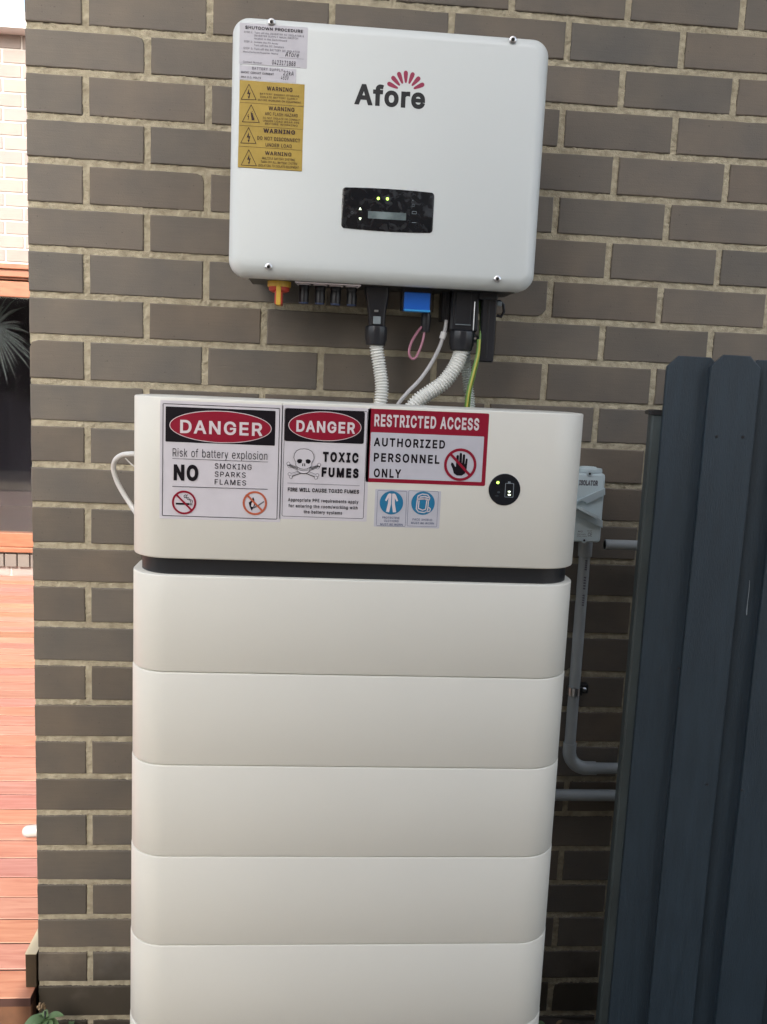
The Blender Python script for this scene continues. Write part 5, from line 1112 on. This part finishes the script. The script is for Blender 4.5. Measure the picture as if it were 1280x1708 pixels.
for dx, lb in ((0, 1),):
    pts = spline([P(799, 566, .125), P(797, 590, .126), P(789, 622, .128), P(781, 655, .13), P(777, 690, .13), P(776, 730, .13)]); q = MB(); n = 10
    # two-coloured insulation: green body, yellow stripe as a slimmer wire proud of it
    q.tube(pts, .0036, M_earth, n); q.tube([Vector(p)+Vector((.0012, -.0016, 0)) for p in pts], .0026, M_earthy, n)
    q.tube(spline([P(800, 500, .10), P(802, 530, .105), P(801, 570, .12), P(798, 600, .122), P(791, 630, .124), P(785, 655, .126), P(781, 700, .126)]), .0022, M_earth, 8)
    tag(q.build('earth_wire', None), 'green and yellow earth wire hanging left of the black logger stick', 'wire')
# white cable looping out on the left of the control unit
q = MB(); q.tube(spline([P(233, 757, .27), P(218, 757, .27), P(203, 759, .26), P(192, 768, .25), P(189.5, 782, .24), P(195, 802, .235), P(206, 823, .235), P(219, 843, .24), P(232, 862, .25), P(250, 880, .25)]), .0046, M_cable, 10)
q.tube([P(209, 764, .262), P(213, 768, .262), P(221, 776, .262), P(226, 779, .262)], .0012, M_cable, 6)
tag(q.build('looped_cable', None), 'white cable looping out of the left side of the control unit', 'cable')
q = MB(); c = P(224, 758, .27); xx = BX0
q.tube([(xx-.006, c[1], c[2]), (xx-.004, c[1], c[2]), (xx+.004, c[1], c[2])], [.009, .0125, .0125], M_black, 16); q.build('side_gland', None, head)

# ------------------------------------------------------------------ isolator switch on the wall
ISD = .105
iso = thing('isolator_switch', 'pale grey isolator switch box on the bricks behind the control unit', 'isolator', (1.16, -.05, Z(990, 905, ISD)))
x0, x1 = X(945, 850, ISD), X(1009.5, 850, ISD); zt = Z(990, 787.5, ISD); zb = Z(990, 908, ISD)
q = MB(); rings = []
for y, i in ((-.001, .0), (-ISD+.042, 0), (-ISD+.0415, .002), (-ISD+.008, .003), (-ISD+.002, .0045), (-ISD, .007)): rings.append([(x, y, z) for x, z in rrect(x0+i, x1-i, zb+i, zt-i, .006, 4)])
q.loft(rings, M_isol); q.build('body', None, iso, angle=30)
q = MB(); c = at(988, 784, ISD-.02); q.loft([hdisc(c[0]-.004, -ISD+.035, .030, zt-.002), hdisc(c[0]-.004, -ISD+.035, .029, zt+.005), hdisc(c[0]-.004, -ISD+.035, .018, zt+.0055), hdisc(c[0]-.004, -ISD+.035, .017, zt+.008)], M_isol); q.build('top_plug', None, iso)
def slab(pts, D, th_, m, name, parent):
    w = [(float(at(a, b, D)[0]), float(at(a, b, D)[2])) for a, b in pts]
    if sum(a[0]*b[1]-b[0]*a[1] for a, b in zip(w, w[1:]+w[:1])) < 0: w = w[::-1]
    cx = sum(p[0] for p in w)/len(w); cz = sum(p[1] for p in w)/len(w)
    q = MB(); q.loft([[(x, -D+th_, z) for x, z in w], [(x, -D+.0012, z) for x, z in w], [(x+(cx-x)*.035, -D, z+(cz-z)*.035) for x, z in w]], m)
    return q.build(name, None, parent, smooth=False)
def zi(x, y): return 940+x/11.39, 770+y/11.39
slab([zi(150, 800), zi(330, 710), zi(800, 505), zi(800, 630), zi(440, 805), zi(430, 770), zi(340, 735), zi(200, 830)], ISD+.006, .008, M_isold, 'upper_ridge', iso)
slab([zi(170, 790), zi(230, 815), zi(750, 1120), zi(750, 1260), zi(590, 1190), zi(140, 975)], ISD+.005, .007, M_isold, 'lower_ridge', iso)
slab([zi(150, 800), zi(235, 815), zi(680, 1030), zi(630, 1085), zi(210, 865), zi(140, 830)], ISD+.020, .022, M_isol, 'lever', iso)
s = Sheet(ISD); 
def zt_(s, st, x0, yt, yb, x1, m, b=0, sp=1.0): a = zi(x0, yt); e = zi(x1, yb); s.text(st, a[0], a[1], e[1], e[0], m, b, 1, sp, slope=.02)
zt_(s, 'ISOLATOR', 305, 345, 450, 660, M_inkg, .05, .9)
zt_(s, 'AC', 275, 1310, 1340, 370, M_inkg, .02); zt_(s, 'ON OFF', 455, 1305, 1325, 545, M_inkg, .02)
zt_(s, '20A 440V', 265, 1365, 1390, 430, M_inkg, .01); zt_(s, 'CE', 470, 1345, 1420, 545, M_inkg, .01); zt_(s, 'IP66 50Hz', 265, 1405, 1425, 450, M_inkg, .01)
s.build('lettering', iso)
for p in ((502, 230), (395, 1495)):
    c = at(*zi(*p), ISD); q = MB(); q.loft([disc(c[0], c[2], .0062, -ISD+.002, 16), disc(c[0], c[2], .006, -ISD-.001, 16), disc(c[0], c[2], .0038, -ISD-.0012, 16)], M_isold)
    q.loft([disc(c[0], c[2], .0026, -ISD-.0013, 12), disc(c[0], c[2], .002, -ISD-.0014, 12)], M_black); q.build('screw', None, iso)
# pipe from the isolator
PD = .030
cp = thing('conduit_pipe', 'upright grey conduit pipe under the isolator with an elbow turning behind the fence', 'pipe', (1.13, -.03, Z(960, 1280, PD)))
r_ = .0125
A = P(975.5, 905, PD); B = P(957.5, 1200, PD)
xp = X(970, 1000, PD)
pa = Vector((xp, -PD, A[2])); elb = Z(960, 1281, PD)
q = MB(); q.tube([(xp, -PD, A[2]+.01), (xp, -PD, elb+.05)], r_, M_pvc, 20); q.build('upright', None, cp)
q = MB(); q.tube([(xp, -PD, A[2]+.012), (xp, -PD, Z(970, 927, PD)), (xp, -PD, Z(970, 928, PD))], [.0152, .0152, .0135], M_pvc, 20); q.build('coupling', None, cp)
q = MB(); R0 = .042; arc = [(xp, -PD, elb+R0+.018), (xp, -PD, elb+R0)]+[(xp+R0-R0*math.cos(rad(a)), -PD, elb+R0-R0*math.sin(rad(a))) for a in range(8, 91, 8)]+[(xp+R0, -PD, elb), (xp+R0+.022, -PD, elb)]
q.tube(arc, .0150, M_pvc, 20); q.build('elbow', None, cp)
q = MB(); q.tube([(xp+R0+.015, -PD, elb), (xp+.9, -PD, elb)], r_, M_pvc, 20); q.build('run', None, cp)
s = Sheet(PD+r_)
for (py0, py1) in ((934, 952), (962, 985), (992, 1012)):   # faded print running down the pipe
    for k in range(5):
        z = Z(970, py0+(py1-py0)*k/5, PD+r_); s.poly([(xp-.002, z), (xp+.003, z), (xp+.003, z-.004), (xp-.002, z-.003)], M_inkg, 1, True)
s.build('faded_print', cp)
c = at(977, 1150, .02); q = MB()
q.tube([(xp-.001, -PD, c[2]+.009), (xp-.001, -PD, c[2]-.009)], r_+.0016, M_steel, 20)
q.box(xp+.008, xp+.036, -.020, -.002, c[2]-.0095, c[2]+.0105, M_black, .001); q.box(xp+.012, xp+.018, -.036, -.002, c[2]-.009, c[2]+.009, M_black, .001)
q.loft([disc(xp+.026, c[2], .0055, -.020, 14), disc(xp+.026, c[2], .0050, -.0225, 14), disc(xp+.026, c[2], .003, -.0245, 14)], M_steel)
q.build('saddle_clamp', None, cp, smooth=False)
# lower horizontal pipe and the cut pipe end above
zp = Z(975, 1326.5, PD); q = MB(); q.tube([(.86, -PD, zp), (xp+.9, -PD, zp)], .0128, M_pvc, 20)
tag(q.build('horizontal_pipe', None), 'straight grey pipe running level along the bricks below the elbow', 'pipe')
zp = Z(1035, 909, .06); x0 = X(1009, 909, .06); q = MB()
q.tube([(x0+.012, -.06, zp), (x0, -.06, zp), (x0, -.06, zp), (x0+.002, -.06, zp), (x0+.5, -.06, zp)], [.0078, .0085, .0108, .0110, .0100], M_pvc, 20)
tag(q.build('pipe_end', None), 'short open grey pipe end poking out from behind the fence beside the isolator', 'pipe')

# ------------------------------------------------------------------ small plant and leaf litter at the wall base
pl = thing('weed', 'small broad-leaved green weed at the foot of the wall near the deck', 'plant', (.03, -.09, -2.165))
def leaf(q, base, d, up, L_, w, m, fold=.25):
    d = Vector(d).normalized(); s_ = d.cross(Vector(up)).normalized(); n = s_.cross(d); vs = []; fs = []
    K = 8
    for i in range(K+1):
        t = i/K; ww = w*math.sin(math.pi*min(1, t**.8))**.8*(1 if i < K else .02)+.0004; c = Vector(base)+d*L_*t-Vector((0, 0, 1))*L_*.35*t*t
        vs += [c-s_*ww+n*ww*fold, c, c+s_*ww+n*ww*fold]
    for i in range(K):
        a = i*3; fs += [(a, a+1, a+4, a+3), (a+1, a+2, a+5, a+4)]
    q.add(vs, fs, m)
q = MB(); base = Vector(P(75, 1696, .08))
for (dx, dy, dz, L_, w) in ((.8, -.1, .55, .052, .011), (-.8, -.5, .35, .050, .016), (-.3, -1, .2, .05, .016), (.1, .2, 1, .03, .008), (.5, -.9, .1, .045, .012), (-.9, .2, .1, .04, .012), (.9, -.5, -.05, .045, .012), (0, -.6, .8, .03, .009), (-.5, -.4, .8, .028, .008)):
    leaf(q, base+Vector((0, 0, -.006)), (dx, dy, dz), (0, 0, 1), L_, w, M_leaf)
q.build('leaves', None, pl)
q = MB(); q.tube([(base.x, base.y, -2.17), (base.x+.002, base.y, (base.z-2.17)/2), tuple(base+Vector((0, 0, .012)))], .0022, M_leafp, 8); q.build('stem', None, pl)
q = MB()
for k in range(10):
    p = base+Vector((RNG.normal(-.004, .006), RNG.normal(0, .006), .016+RNG.random()*.012)); q.tube([p, p+Vector((RNG.normal(0, .003), RNG.normal(0, .003), .006))], .0028, M_dry, 6)
q.build('dry_flower_head', None, pl)
q = MB()
for k in range(260):
    x = RNG.uniform(-.0, 1.3); y = -abs(RNG.normal(.0, .12))-.01; z = -2.158+RNG.random()*.008
    a = RNG.uniform(0, 6.28); leaf(q, (x, y, z), (math.cos(a), math.sin(a), RNG.uniform(-.1, .4)), (0, 0, 1), RNG.uniform(.012, .035), RNG.uniform(.003, .008), M_dry if RNG.random() < .8 else M_leaf)
tag(q.build('leaf_litter', None), 'scattered dry leaves on the soil along the wall', 'leaf litter', kind='stuff')
